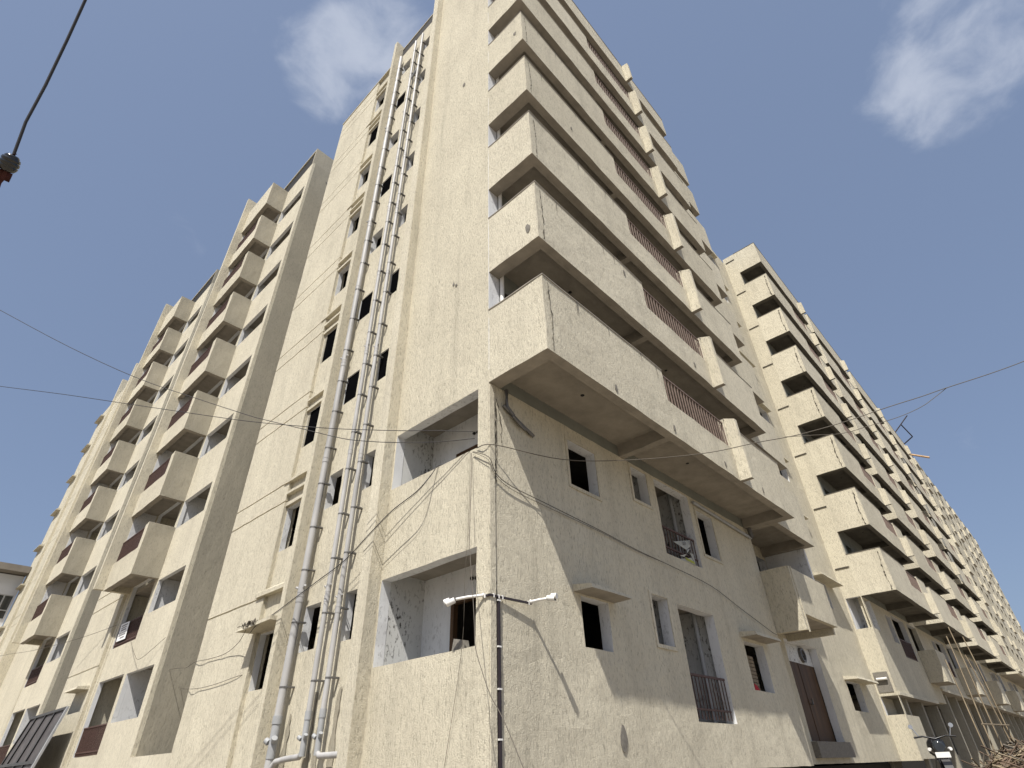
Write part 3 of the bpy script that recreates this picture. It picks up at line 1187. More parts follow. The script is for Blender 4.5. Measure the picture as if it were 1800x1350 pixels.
# main wall of the east wing, one length per module
for i, x in enumerate(starts):
    x1 = starts[i + 1] if i + 1 < len(starts) else x + 10.95
    holes = []
    for k in range(NF):
        zf = S[k] + 0.48
        holes += [(x + 0.7, x + 1.6, zf, zf + 2.1), (x + 2.6, x + 4.0, zf + 0.8, zf + 2.1), (x + 5.2, x + 6.8, zf, zf + 2.1)]
        if i >= 3 and k < NF - 1:
            holes.append((x + 9.2, x + 10.4, S[k] + 1.2, S[k] + 2.5))
    holes += [(x + 3.4, x + 4.4, 6.05, 7.3), (x + 4.65, x + 7.2, 5.5, 7.45)]
    if i == 0:
        holes.append((24.43, 25.5, 6.28, 7.62))
    holes.append((x + 8.0, x + 10.3, 4.6, 7.5))
    b = MB()
    b.wall('y', 0.05, 0.22, x + (0.222 if i == 0 else 0.0), x1, 3.75 if i == 0 else 4.5, 7.6, [h for h in holes if h[2] < 7.5], 0, 3, 1)
    epart(b, 'wall')
    b = MB()
    up = [h for h in holes if h[2] >= 7.5]
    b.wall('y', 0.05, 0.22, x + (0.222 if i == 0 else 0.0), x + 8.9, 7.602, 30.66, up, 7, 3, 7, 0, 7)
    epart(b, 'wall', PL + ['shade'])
    b = MB()
    b.wall('y', 0.05, 0.22, x + 8.902, x1, 7.602, 30.66, up, 0, 3, 1)
    epart(b, 'wall')
    # oriel boxes of the storey below the balconies
    r = MB()
    r.box(x + 4.66, x + 7.19, 0.06, 0.10, 5.52, 5.57)
    r.box(x + 4.66, x + 7.19, 0.06, 0.10, 6.32, 6.37)
    for j in range(28):
        r.box(x + 4.68 + 0.09 * j, x + 4.71 + 0.09 * j, 0.065, 0.095, 5.51, 6.32)
    epart(r, 'railing', ['rail'])
    # overhanging ledge above the stilt storey
    h = MB()
    zl = 3.62 if i == 0 else 4.36
    h.box(x + 0.002, x + (7.6 if i == 0 else 10.9), -0.04, 2.9, zl, zl + 0.128, 0, 2)
    epart(h, 'ledge')
    h = MB()
    h.box(x + 8.0, x + 10.3, -0.75, 0.04, 4.6, 4.72, 0, 2)
    h.box(x + 8.0, x + 10.3, -0.75, -0.62, 4.721, 6.1, 0)
    h.box(x + 8.0, x + 8.12, -0.62, 0.04, 4.721, 6.1, 0)
    epart(h, 'balcony')
    for px in (x + 2.2, x + 5.2, x + 8.6):
        c = MB()
        c.box(px, px + 0.3, 0.3, 0.8, GZ, 3.615 if i == 0 else 4.355)
        epart(c, 'column', ['grey'])
    # projecting screen boxes seen on the farther modules
    if i == 3:
        for k in (2, 3, 4, 5):
            c = MB()
            c.box(x - 1.5, x - 0.5, -1.5, -1.42, S[k] - 0.1, S[k] + 2.4)
            epart(c, 'wire_screen', ['mesh'])
b = MB()
for z in [4.37, 8.06] + [S[k] + 0.44 for k in range(1, NF)] + [30.4]:
    b.box(24.43, starts[-1] + 10.9, 0.28, 5.0, z, z + 0.13, 3)
b.box(24.43, starts[-1] + 10.9, 5.0, 5.2, GZ, 30.6, 3)
b.box(24.43, starts[-1] + 10.9, 3.0, 3.15, GZ, 4.3, 3)
b.box(24.43, starts[-1] + 10.9, 1.2, 1.35, GZ, 1.55, 6)
b.box(starts[-1] + 10.9, starts[-1] + 11.1, 0.05, 5.2, GZ, 30.6, 3)
epart(b, 'floor_slab')
b = MB()
b.box(24.2, 24.4, 0.05, 0.83, GZ, 1.349, 5)
b.box(24.425, 26.6, 0.06, 0.2, 1.4, 2.92, 0)
epart(b, 'low_wall')
crk = []
for k in range(NF - 1):
    crack([(24.2, -1.27, S[k] + 0.05), (24.2, -1.22, S[k] + 0.9), (24.2, -1.3, S[k] + 1.85)], 0.024, (-1, 0, 0), EW, 60 + k)
# rough hole with a pipe end low in the end wall
b = MB()
b.box(24.18, 24.199, 0.15, 0.72, 3.75, 4.52)
epart(b, 'cement_patch', ['cement'])
b = MB()
b.tube([(24.1, 0.62, 4.25), (24.1, 0.22, 4.25)], 0.05, 0, 8)
epart(b, 'pipe_end', ['plasticw'])

# ================================================================= FAR LEFT BUILDING
FB = thing('white_building', 'pale flat-roofed building far back at the left edge with a dark gridded window', 'building', (-9, 52, GZ))


def fpart(b, name, mats):
    o = b.build(name, mats, FB)
    o.location = Vector((9, -52, -GZ))
    return o


b = MB()
b.wall('y', 52, 0.3, -24, 0.10, GZ, 15.0, [(-6.4, -0.05, 11.82, 13.55)], 0, 0, 0, 0)
b.box(-24, 0.10, 53.2, 60, GZ, 15.0, 0)
fpart(b, 'wall', ['farwhite'])
b = MB()
b.box(-25, 0.13, 51.0, 61, 15.08, 15.56)
fpart(b, 'roof', ['farslab'])
b = MB()
b.box(-6.4, -0.05, 52.15, 52.2, 11.82, 13.55)
w = fpart(b, 'window', ['glass'])
b = MB()
for x in (-6.4, -5.0, -3.6, -2.2, -0.62):
    b.box(x, x + 0.09, 52.05, 52.14, 11.82, 13.55)
for z in (11.82, 12.42, 13.49):
    b.box(-6.4, -0.05, 52.04, 52.13, z, z + 0.07)
b.build('frame', ['galv'], w)

# ================================================================= DRAIN PIPES
PX = -0.10


def pipe_stack(label, y, r, ztop, joints, branch=None, elbow=None):
    t = thing('drain_pipe', label, 'drainpipe', (PX, y, 1.6), 'grey drain pipes up the recessed wall')

    def pp(b, name, mats, smooth=True):
        o = b.build(name, mats, t, smooth)
        o.location = -t.location
        return o
    b = MB()
    b.tube([(PX, y, 1.95), (PX, y, ztop)], r, 0, 14)
    pp(b, 'pipe', ['pipe'])
    for i, z in enumerate(joints):
        c = MB()
        c.tube([(PX, y, z), (PX, y, z + 0.11)], r * 1.10, 0, 14)
        c.tube([(PX, y, z + 0.11), (PX, y, z + 0.13)], r * 1.17, 0, 14)
        if i % 2 == 0:
            c.tube([(PX, y - r * 0.9, z + 0.3), (PX - 0.02, y - r * 1.9, z + 0.34)], r * 0.34, 0, 10)
            c.tube([(PX - r * 0.6, y + r * 0.8, z + 0.3), (PX - r * 0.9, y + r * 1.5, z + 0.33)], r * 0.34, 0, 10)
            c.tube([(PX, y, z + 0.2), (PX, y, z + 0.42)], r * 1.06, 0, 14)
        pp(c, 'coupling', ['pipe'])
    z = 2.9
    while z < ztop - 0.3:
        c = MB()
        c.tube([(PX, y, z), (PX, y, z + 0.03)], r * 1.09, 0, 14)
        c.box(PX, 0.069, y - r * 1.15 - 0.05, y - r * 0.9, z - 0.0, z + 0.03)
        pp(c, 'clamp', ['clamp'], False)
        z += 1.0 + 0.11 * ((int(z * 7)) % 3)
    b = MB()
    b.tube([(PX, y, 1.72), (PX, y, 2.32)], r * 1.04, 0, 14)
    b.tube([(PX, y, 2.28), (PX, y, 2.42)], r * 1.2, 0, 14)
    b.tube([(PX - r, y + 0.03, 1.98), (PX - r * 1.4, y + 0.09, 2.02)], r * 0.7, 0, 10)
    b.tube([(PX - r * 0.5, y - r, 2.0), (PX - r * 0.7, y - r * 1.7, 2.05)], r * 0.7, 0, 10)
    pp(b, 'trap_fitting', ['pipedark'])
    if elbow:
        b = MB()
        b.tube(elbow, r * 0.95, 0, 12)
        pp(b, 'elbow', ['pipe'])
    return t


jl = [4.35, 7.75, 10.8, 13.85, 16.9, 19.9, 22.9, 25.9]
pipe_stack('thickest grey drain pipe, leftmost of three, hugging the shaded pilaster', 5.78, 0.080, 29.5, [z + 0.2 for z in jl],
           elbow=[(PX, 5.79, 1.75), (PX, 5.79, 1.0)])
pipe_stack('middle grey drain pipe with an elbow joining the thick pipe at its foot', 4.63, 0.053, 29.3, jl,
           elbow=[(PX, 4.63, 1.9), (PX, 4.64, 1.78), (PX, 4.72, 1.72), (PX, 5.2, 1.70), (PX, 5.55, 1.67), (PX, 5.68, 1.58), (PX, 5.74, 1.4)])
pipe_stack('rightmost grey drain pipe with a short elbow into the wall at its foot', 4.13, 0.053, 29.25, [z - 0.3 for z in jl],
           elbow=[(PX, 4.13, 1.9), (PX, 4.12, 1.76), (PX, 4.04, 1.71), (PX, 3.6, 1.71), (PX, 3.24, 1.71)])
for y, z1, sd in ((5.62, 2.45, 1), (4.78, 2.75, 2), (4.48, 2.6, 3), (3.95, 2.75, 4)):
    rr = random.Random(sd)
    b = MB()
    n = 12
    L_ = [(y - 0.07 + rr.uniform(-.03, .03) - 0.03 * (1 - i / n), 1.35 + (z1 - 1.35) * i / n) for i in range(n + 1)]
    R_ = [(y + 0.07 * (1 - (i / n) ** 3) + rr.uniform(-.03, .03), 1.35 + (z1 - 1.35) * i / n) for i in range(n + 1)]
    for i in range(n):
        b.quad((0.052, L_[i][0], L_[i][1]), (0.052, R_[i][0], R_[i][1]), (0.052, R_[i + 1][0], R_[i + 1][1]), (0.052, L_[i + 1][0], L_[i + 1][1]))
    part(b, 'damp_stain', ['damp'])
# thin white pipes squeezed between
t = thing('drain_pipe', 'pair of thin white pipes running up between the middle and right drain pipes', 'drainpipe', (0.02, 4.37, 1.6))
for y, z0 in ((4.36, 8.2), (4.30, 22.0)):
    b = MB()
    b.tube([(0.03, y, z0), (0.03, y, 29.2)], 0.03, 0, 10)
    o = b.build('pipe', ['pipe'], t, True)
    o.location = -t.location
b = MB()
b.tube([(-0.05, 4.63, 25.9), (-0.05, 4.5, 26.05), (-0.05, 4.13, 26.3)], 0.05, 0, 10)
o = b.build('branch', ['pipedark'], t, True)
o.location = -t.location

# ================================================================= CABLES


def smoothpts(p, sub=4):
    p = [Vector(q) for q in p]
    out = []
    for i in range(len(p) - 1):
        p0, p1, p2, p3 = p[max(i - 1, 0)], p[i], p[i + 1], p[min(i + 2, len(p) - 1)]
        for s_ in range(sub):
            t = s_ / sub
            out.append(0.5 * ((2 * p1) + (p2 - p0) * t + (2 * p0 - 5 * p1 + 4 * p2 - p3) * t * t + (3 * p1 - p0 - 3 * p2 + p3) * t ** 3))
    out.append(p[-1])
    return out


def cable(pts, r, label, mat='cable'):
    b = MB()
    b.tube(smoothpts(pts), r * 0.72, 0, 5)
    o = b.build('cable', [mat], None, True)
    return tag(o, label, 'cable')


cable([[-8.331, 12.456, 12.859], [-7.401, 11.144, 11.9], [-5.782, 8.987, 10.335], [-4.415, 7.234, 9.171], [-3.339, 5.821, 8.398], [-2.534, 4.753, 7.839], [-2.317, 4.452, 7.7], [-1.736, 3.61, 7.331], [-1.276, 2.912, 7.026], [-0.977, 2.382, 6.864], [-0.69, 1.816, 6.723], [-0.354, 1.058, 6.562], [-0.065, 0.3, 6.447]],
      0.011, 'overhead cable sloping steeply from the upper left to the upper corner loggia', 'cable')
cable([[-7.316, 13.631, 10.858], [-6.577, 12.164, 10.315], [-5.383, 9.892, 9.527], [-4.263, 7.935, 8.836], [-3.249, 6.25, 8.254], [-2.443, 4.926, 7.81], [-1.723, 3.675, 7.446], [-1.33, 2.95, 7.247], [-0.751, 1.769, 6.948], [-0.419, 0.997, 6.76], [-0.116, 0.3, 6.573]],
      0.011, 'flatter overhead cable from the left edge, crossing the steeper one before the grooved wall', 'cable')
CC = [[-0.02, 0.3, 6.262], [0.43, -0.06, 6.235], [1.24, -0.42, 6.250], [2.018, -0.86, 6.295], [3.016, -1.625, 6.423], [3.864, -2.453, 6.559], [4.486, -3.179, 6.731], [5.014, -3.821, 6.851], [5.578, -4.595, 7.05], [6.112, -5.398, 7.295], [6.509, -5.996, 7.461], [6.77, -6.402, 7.586], [7.3, -7.205, 7.817], [7.7, -7.822, 8.02], [8.104, -8.459, 8.262]]
CC[0] = [-0.03, 0.28, 6.25]
CC[1] = [0.05, -0.08, 6.21]
cable(CC, 0.012, 'overhead cable leaving the building corner and rising to the right edge', 'cableg')
cable([[4.635, -3.693, 6.713], [5.048, -4.112, 6.745], [5.459, -4.535, 6.774], [5.836, -5.01, 6.913], [6.21, -5.494, 7.063], [6.5, -5.912, 7.247], [6.676, -6.208, 7.439], [6.817, -6.454, 7.612]],
      0.009, 'slack strand looping below the cable on the right', 'cableg')
dd = [[0.126, -0.05, 5.682], [0.529, -0.05, 5.561], [1.464, -0.05, 5.51], [2.146, -0.05, 5.472], [3.272, -0.05, 5.41], [4.534, -0.05, 5.313], [5.985, -0.05, 5.26], [7.94, -0.05, 5.153], [9.43, -0.05, 4.853], [10.743, -0.05, 4.596], [11.443, -0.05, 4.459], [11.8, -0.05, 4.45]]
cable([[-0.05, 0.36, 6.2], [-0.06, -0.06, 5.93]] + dd, 0.011, 'weathered cable running along the shaded right wall under the big balcony', 'cableg')
cable([[-0.05, 0.38, 6.2], [-0.07, -0.05, 5.88]] + [[p[0], -0.04, p[2] - 0.035 - 0.02 * math.sin(i)] for i, p in enumerate(dd[:6])] + dd[6:],
      0.007, 'thinner strand twisted beside the cable along the right wall', 'cableg')
ee = [[0.3, 1.2, 6.35], [0.0, 1.38, 6.31], [-0.10, 1.45, 6.12], [-0.30, 1.62, 5.75], [-0.36, 2.251, 5.551], [-0.36, 2.935, 5.276], [-0.36, 3.715, 4.937], [-0.36, 4.623, 4.739], [-0.36, 5.469, 4.561], [-0.36, 6.37, 4.37], [-0.36, 7.057, 4.269], [-0.36, 7.319, 4.141]]
cable(ee, 0.013, 'dark cable strung across the drain pipes to a tangle on the low window hood', 'cable')
cable([[p[0] - 0.02, p[1], p[2] - 0.03 * math.sin(PI * i / 11) - 0.03] for i, p in enumerate(ee)], 0.006,
      'thin wire sagging below the dark cable across the drain pipes', 'cableg')
cable([[-0.40, 7.45, 4.28], [-0.16, 8.3, 4.10], [-0.05, 9.2, 3.98], [-0.04, 10.2, 3.98], [-0.03, 11.05, 4.02], [0.384, 12.8, 4.117], [0.472, 13.496, 4.195], [0.525, 14.59, 4.282]],
      0.010, 'wire from the hood tangle sagging left to the grey flank wall', 'cableg')
cable([[0.05, 7.82, 3.40], [-0.03, 8.3, 3.38], [-0.035, 9.3, 3.33], [-0.035, 10.3, 3.33], [-0.03, 11.05, 3.38], [0.6, 13.0, 3.6], [1.0, 14.59, 3.80]],
      0.009, 'short loose wire below the hood, hanging towards the grey flank wall', 'cableg')
cable([[-2.193, 33.281, 6.45], [-1.778, 30.557, 6.45], [-1.118, 27.15, 6.311], [-0.392, 23.294, 6.323], [0.1, 20.586, 6.458]],
      0.012, 'wire from the left edge to the railing with the white notice', 'cableg')
cable([[-0.049, 0.399, 6.192], [-0.129, 0.31, 5.42], [-0.23, 0.214, 4.753], [-0.306, 0.121, 4.289], [-0.381, -0.009, 3.807], [-0.456, -0.134, 3.405], [-0.533, -0.245, 3.071], [-0.614, -0.358, 2.759], [-0.657, -0.534, 2.451], [-0.694, -0.714, 2.179], [-0.708, -0.899, 1.967], [-0.752, -1.116, 1.7], [-0.85, -1.5, 1.2]],
      0.008, 'wire hanging down past the lower loggia and away from the corner', 'cableg')
cable([[-0.06, 0.42, 6.2], [-0.04, 0.45, 5.0], [-0.05, 0.50, 4.0], [-0.04, 0.55, 2.9], [-0.03, 0.9, 1.3]],
      0.005, 'thin wire hanging straight down the corner wall beside the lower loggia', 'cableg')
cable([[0.13, 14.58, 5.15], [0.0, 15.9, 4.7], [-0.02, 16.6, 4.9], [0.05, 17.9, 5.55]],
      0.010, 'loose wire hanging from the railing over the west wing ground storey', 'cableg')
# tangle on the hood
b = MB()
for i in range(10):
    p0 = Vector((-0.40, 7.45 + random.uniform(-.35, .35), 4.33))
    ph = random.uniform(0, 6.28)
    R1, R2_ = random.uniform(0.10, 0.28), random.uniform(0.02, 0.06)
    pts = [p0 + Vector((0.05 * math.sin(a * 0.9 + ph), R1 * math.cos(a * 0.55 + ph), R2_ * math.sin(a * 1.3 + ph) + 0.02 * math.cos(a))) for a in range(10)]
    b.tube(smoothpts(pts, 3), 0.009, 0, 5)
o = b.build('cable_tangle', ['cableg'], None, True)
tag(o, 'tangle of grey wire lying on the broken low window hood', 'cable')

# stay wire with insulator near the camera
st = thing('stay_wire', 'stay wire with black ribbed insulator and rusty bracket at the upper left edge', 'stay wire', (-6.93, -1.74, 5.34))


def spart(b, name, mats, smooth=True):
    o = b.build(name, mats, st, smooth)
    o.location = -st.location
    return o


b = MB()
b.tube([[-7.25, -2.55, 7.55], [-7.187, -2.443, 7.219], [-7.135, -2.299, 6.884], [-7.082, -2.141, 6.492], [-7.027, -1.981, 6.047], [-6.992, -1.867, 5.682], [-6.937, -1.786, 5.392]], 0.0115, 0, 6)
spart(b, 'wire', ['cable'])
ax = (Vector((-6.9374, -1.7856, 5.392)) - Vector((-6.9265, -1.6952, 5.2918))).normalized()
c0 = Vector((-6.9333, -1.7396, 5.3413))
b = MB()
prof = [(-0.075, 0.03), (-0.07, 0.055), (-0.05, 0.07), (-0.03, 0.078), (-0.025, 0.066), (-0.018, 0.078), (0.006, 0.079), (0.011, 0.067), (0.018, 0.077),
        (0.04, 0.07), (0.044, 0.058), (0.05, 0.06), (0.066, 0.045), (0.07, 0.02)]
b.tube([c0 + ax * (a * 0.95) for a, r in prof], [r * 0.80 for a, r in prof], 0, 20)
spart(b, 'insulator', ['porc'])
b = MB()
b.tube([[-6.9374, -1.7856, 5.392], c0 + ax * 0.07], 0.022, 0, 8)
b.tube([c0 - ax * 0.07, c0 - ax * 0.14], 0.02, 0, 8)
spart(b, 'pin', ['iron'])
b = MB()
p, q = Vector((-7.06, -1.675, 5.243)), Vector((-6.882, -1.667, 5.268))
d = (q - p).normalized()
n = Vector((0.55, 0.55, 0.62)).normalized()
u = d.cross(n).normalized()
n = u.cross(d)
pts = []
for e in (-1, 1):
    for (aa, bb) in ((p, -1), (q, -1), (q, 1), (p, 1)):
        pts.append(tuple(aa + u * 0.035 * bb + n * 0.012 * e))
b.hexa(pts)
b.tube([c0 - ax * 0.14, [-6.924, -1.63, 5.21], [-6.859, -1.477, 4.87], [-6.8, -1.3, 4.5]], 0.014, 0, 6)
spart(b, 'bracket', ['iron'])

# ================================================================= CCTV
ca = thing('camera_bracket', 'black conduit bracket wrapping the building corner with a vertical conduit below', 'bracket', (0.0, 0.0, 3.62))


def cpart(b, name, mats, parent=ca, smooth=False):
    o = b.build(name, mats, parent, smooth)
    o.location = -parent.location
    return o


b = MB()
b.box(-0.03, -0.002, -0.03, 0.12, 3.60, 3.63)
b.box(-0.03, 0.20, -0.045, -0.016, 3.60, 3.63)
b.hexa([(0.20, -0.045, 3.60), (0.88, -0.10, 3.60), (0.88, -0.07, 3.60), (0.20, -0.016, 3.60),
        (0.20, -0.045, 3.63), (0.88, -0.10, 3.63), (0.88, -0.07, 3.63), (0.20, -0.016, 3.63)])
cpart(b, 'bar', ['conduit'])
b = MB()
b.box(0.155, 0.195, -0.045, -0.004, 1.2, 3.598)
cpart(b, 'conduit', ['conduit'])
b = MB()
for z in (1.75, 2.35, 2.9, 3.55):
    b.box(0.14, 0.21, -0.049, -0.003, z, z + 0.022)
for x in (0.05, 0.16, 0.24, 0.8):
    y = -0.016 - (0.055 * max(0, x - 0.2) / 0.68)
    b.box(x, x + 0.02, y - 0.034, y + 0.002, 3.585, 3.645)
b.box(-0.035, 0.0, 0.05, 0.075, 3.585, 3.645)
cpart(b, 'clip', ['plasticw'])


def cctv(label, arm, body, tipd, lens=True):
    t = thing('security_camera', label, 'security camera', arm[0], 'cameras on the corner bracket')
    b = MB()
    b.tube(arm, 0.022, 0, 8)
    b.tube([arm[0], Vector(arm[0]) + (Vector(arm[0]) - Vector(arm[1])).normalized() * 0.02], 0.034, 0, 10)
    cpart(b, 'arm', ['plasticw'], t, True)
    b = MB()
    d = Vector(tipd).normalized()
    p = Vector(body)
    b.tube([p - d * 0.075, p - d * 0.07, p + d * 0.06, p + d * 0.07], [0.03, 0.045, 0.047, 0.043], 0, 14)
    b.tube([p + d * 0.01 + Vector((0, 0, 0.03)), p + d * 0.10 + Vector((0, 0, 0.035))], [0.044, 0.046], 0, 14)
    cpart(b, 'housing', ['plasticw'], t, True)
    b = MB()
    b.tube([p + d * 0.068, p + d * 0.076], 0.036, 0, 14)
    cpart(b, 'lens', ['plasticb'], t, True)
    return t


cctv('white security camera on the longer arm, in front of the lower corner loggia',
     [(-0.03, 0.11, 3.63), (-0.16, 0.30, 3.62), (-0.26, 0.46, 3.60)], (-0.29, 0.56, 3.57), (-0.5, 0.75, -0.35))
cctv('white security camera on the shorter arm, against the right wall',
     [(0.86, -0.10, 3.64), (0.93, -0.2, 3.66), (1.0, -0.30, 3.67)], (1.05, -0.36, 3.675), (0.25, -0.95, -0.15))
# plastered stone left in the lower loggia
b = MB()
bm_pts = []
b.hexa([(0.05, 0.62, 2.955), (0.05, 0.88, 2.955), (0.2, 0.88, 2.955), (0.2, 0.62, 2.955),
        (0.06, 0.66, 3.09), (0.06, 0.85, 3.13), (0.19, 0.86, 3.13), (0.19, 0.65, 3.09)])
o = b.build('stone', ['cement'])
tag(o, 'speckled grey stone block on the sill of the lower corner loggia', 'stone')

# ================================================================= SIGNS
b = MB()
X = 0.155
b.hexa([(X, 19.1, 5.77), (X, 20.08, 5.79), (X + 0.012, 20.08, 5.79), (X + 0.012, 19.1, 5.77),
        (X, 19.22, 6.40), (X, 20.14, 6.42), (X + 0.012, 20.14, 6.42), (X + 0.012, 19.22, 6.40)])
sg = thing('notice_board', 'white printed notice tied on the brown railing of the west wing', 'notice', (X, 19.6, 6.1))
o = b.build('sheet', ['paper'], sg)
o.location = -sg.location
b = MB()
rows = [(6.30, 0.05, 19.35, 20.0), (6.22, 0.04, 19.4, 19.95), (6.13, 0.05, 19.38, 19.9), (6.03, 0.035, 19.25, 20.02), (5.95, 0.06, 19.24, 20.0), (5.85, 0.05, 19.3, 19.75)]
for z, h, y0, y1 in rows:
    y = y1
    while y > y0:
        w = random.uniform(0.16, 0.34)
        b.box(X - 0.004, X - 0.001, max(y0, y - w), y, z, z + h)
        y -= w + 0.02
o = b.build('lettering', ['ink'], sg)
o.location = -sg.location

sg = thing('banner', 'torn crumpled banner with green print hanging on the dark railing under the big balcony', 'banner', (6.9, -0.02, 5.9))


def bpart(b, name, mats):
    o = b.build(name, mats, sg)
    o.location = -sg.location
    return o


b = MB()


def tri3(p, q, r, th=0.01):
    n = Vector((0, -1, 0))
    A = [Vector(v) for v in (p, q, r)]
    B_ = [v - n * th for v in A]
    b.tri(*[tuple(v) for v in A])
    b.tri(*[tuple(v) for v in B_])
    for i in range(3):
        j = (i + 1) % 3
        b.quad(tuple(A[i]), tuple(A[j]), tuple(B_[j]), tuple(B_[i]))


tri3((6.44, 0.0, 5.97), (7.36, -0.02, 6.21), (6.95, -0.06, 5.86))
tri3((7.36, -0.02, 6.21), (7.28, -0.03, 6.03), (6.95, -0.06, 5.86))
tri3((6.95, -0.07, 5.86), (7.15, -0.07, 5.93), (6.87, -0.09, 5.74))
tri3((7.2, -0.01, 5.86), (7.37, -0.02, 5.85), (7.36, -0.03, 5.56))
tri3((6.55, -0.0, 5.56), (7.2, -0.03, 5.72), (7.36, -0.03, 5.56))
tri3((6.55, -0.05, 5.63), (6.86, -0.08, 5.73), (6.75, -0.06, 5.64))
bpart(b, 'sheet', ['flexw'])
b = MB()
b.hexa([(6.9, -0.034, 5.60), (7.32, -0.034, 5.575), (7.32, -0.031, 5.575), (6.9, -0.031, 5.60),
        (6.85, -0.034, 5.66), (7.3, -0.034, 5.64), (7.3, -0.031, 5.64), (6.85, -0.031, 5.66)])
bpart(b, 'green_print', ['flexg'])
b = MB()
for x0, z0 in ((6.83, 6.02), (6.93, 6.05), (7.22, 6.12)):
    b.box(x0, x0 + 0.06, -0.050, -0.047, z0 - 0.05, z0 - 0.03)
    b.box(x0 + 0.045, x0 + 0.065, -0.050, -0.047, z0 - 0.05, z0 + 0.02)
    b.box(x0, x0 + 0.06, -0.050, -0.047, z0 + 0.005, z0 + 0.025)
bpart(b, 'lettering', ['ink'])

b = MB()
b.hexa([(9.35, 0.03, 2.905), (9.62, 0.02, 2.905), (9.6, 0.16, 2.905), (9.38, 0.15, 2.905),
        (9.42, 0.05, 3.06), (9.56, 0.05, 3.02), (9.55, 0.12, 3.0), (9.43, 0.12, 3.05)])
o = b.build('red_cloth', ['red'])
tag(o, 'red cloth lying on the sill of the ground storey window with the blind', 'cloth')

# cloth hanging off the entrance box
b = MB()
prof = [((15.04, -0.5, 5.62), 0.02), ((15.10, -0.5, 5.4), 0.06), ((15.13, -0.52, 5.2), 0.10), ((15.16, -0.52, 5.0), 0.14), ((15.17, -0.53, 4.86), 0.12)]
b.tube([p for p, r in prof], [r for p, r in prof], 0, 9)
o = b.build('hanging_cloth', ['cloth'], None, True)
tag(o, 'pale cloth bundle hanging off the right end of the box above the entrance', 'cloth')

# ================================================================= DARK SCREEN AT LOWER LEFT
gt = thing('sheet_metal_screen', 'dark steel frame screen leaning out from the west wing at the lower left corner', 'metal screen', (-0.5, 23, 2.2))


def gp(u, v, e=0.0):
    # u along Y 0..1, v up 0..1; the sheet leans out at the foot
    top = Vector((-0.40, 20.9 + 5.1 * u, 3.72))
    bot = Vector((-0.95, 20.9 + 5.6 * u, 1.0))
    p = bot.lerp(top, v)
    n = (top - bot).cross(Vector((0, 1, 0))).normalized()
    if n.x > 0:
        n = -n
    return tuple(p + n * e)


def gbar(u0, u1, v0, v1, name, mat, e0=0.004, e1=0.05):
    b = MB()
    b.hexa([gp(u0, v0, e0), gp(u1, v0, e0), gp(u1, v1, e0), gp(u0, v1, e0), gp(u0, v0, e1), gp(u1, v0, e1), gp(u1, v1, e1), gp(u0, v1, e1)])
    o = b.build(name, [mat], gt)
    o.location = -gt.location
    return o


us = [0.02, 0.27, 0.52, 0.80, 0.98]
vs = [0.0, 0.40, 1.0]
for i in range(4):
    for j in range(2):
        gbar(us[i], us[i + 1], vs[j] + 0.002, vs[j + 1] - 0.002, 'panel', 'steel', -0.012, 0.0)
for u in us:
    gbar(u - 0.010, u + 0.010, 0, 1, 'bar', 'plasticb')
for v in (0.40, 0.985):
    gbar(0.0, 1.0, v - 0.02, v + 0.015, 'bar', 'plasticb', 0.006, 0.056)
gbar(-0.02, 0.006, 0, 1, 'edge_strip', 'galv', -0.02, 0.05)

# ================================================================= ROOFTOP HOIST AND PLANK, far right
t = thing('rooftop_hoist', 'blue steel hoist frame sticking out over the far roof edge on the right', 'hoist', (62, -1.4, 30.7))
b = MB()
for a, c in (((61.0, -1.2, 30.4), (61.5, -3.1, 32.2)), ((61.3, -2.2, 31.4), (62.6, -2.6, 30.2)), ((62.6, -2.6, 30.2), (62.4, -1.6, 29.6)), ((61.0, -1.2, 30.4), (61.2, -1.2, 31.2))):
    b.tube([a, c], 0.06, 0, 6)
o = b.build('frame', ['conduit'], t)
o.location = -t.location
b = MB()
b.box(-0.15, 0.15, -1.6, 0.4, -0.05, 0.05)
o = b.build('plank', ['plank'])
o.location = (66, -1.6, 29.6)
o.rotation_euler = (0.55, 0.1, 0.1)
tag(o, 'raw orange plank sticking out near the far roof edge below the hoist', 'plank')

# ================================================================= MOTORCYCLE
bk = thing('motorcycle', 'black motorcycle parked facing the viewer in the shade at the lower right', 'motorcycle', (9.50, -3.3, GZ))
bk.rotation_euler = (0, 0, math.radians(196))


def bkp(b, name, mats, smooth=True):
    return b.build(name, mats, bk, smooth)


def torus(b, c, R, r, n=24, m=0):
    pts = [(c[0] + R * math.cos(2 * PI * i / n), c[1], c[2] + R * math.sin(2 * PI * i / n)) for i in range(n + 1)]
    b.tube(pts, r, m, 8, False)


for x in (0.62, -0.62):
    b = MB()
    torus(b, (x, 0, 0.30), 0.245, 0.055)
    w = bkp(b, 'wheel', ['rubber'])
    b = MB()
    torus(b, (x, 0, 0.30), 0.19, 0.02)
    for i in range(6):
        a = i * PI / 3
        b.tube([(x, 0, 0.30), (x + 0.19 * math.cos(a), 0, 0.30 + 0.19 * math.sin(a))], 0.014, 0, 6)
    b.build('rim', ['galv'], w, True)
b = MB()
for s in (-0.08, 0.08):
    b.tube([(0.62, s, 0.30), (0.40, s, 0.95)], 0.025, 0, 8)
b.tube([(0.42, -0.36, 1.0), (0.38, -0.2, 1.02), (0.40, 0, 0.97), (0.38, 0.2, 1.02), (0.42, 0.36, 1.0)], 0.016, 0, 8)
bkp(b, 'fork', ['bike'])
b = MB()
b.tube([(0.40, 0, 0.84), (0.46, 0, 0.84), (0.54, 0, 0.83), (0.56, 0, 0.83)], [0.06, 0.11, 0.11, 0.08], 0, 14)
bkp(b, 'headlight', ['glass'])
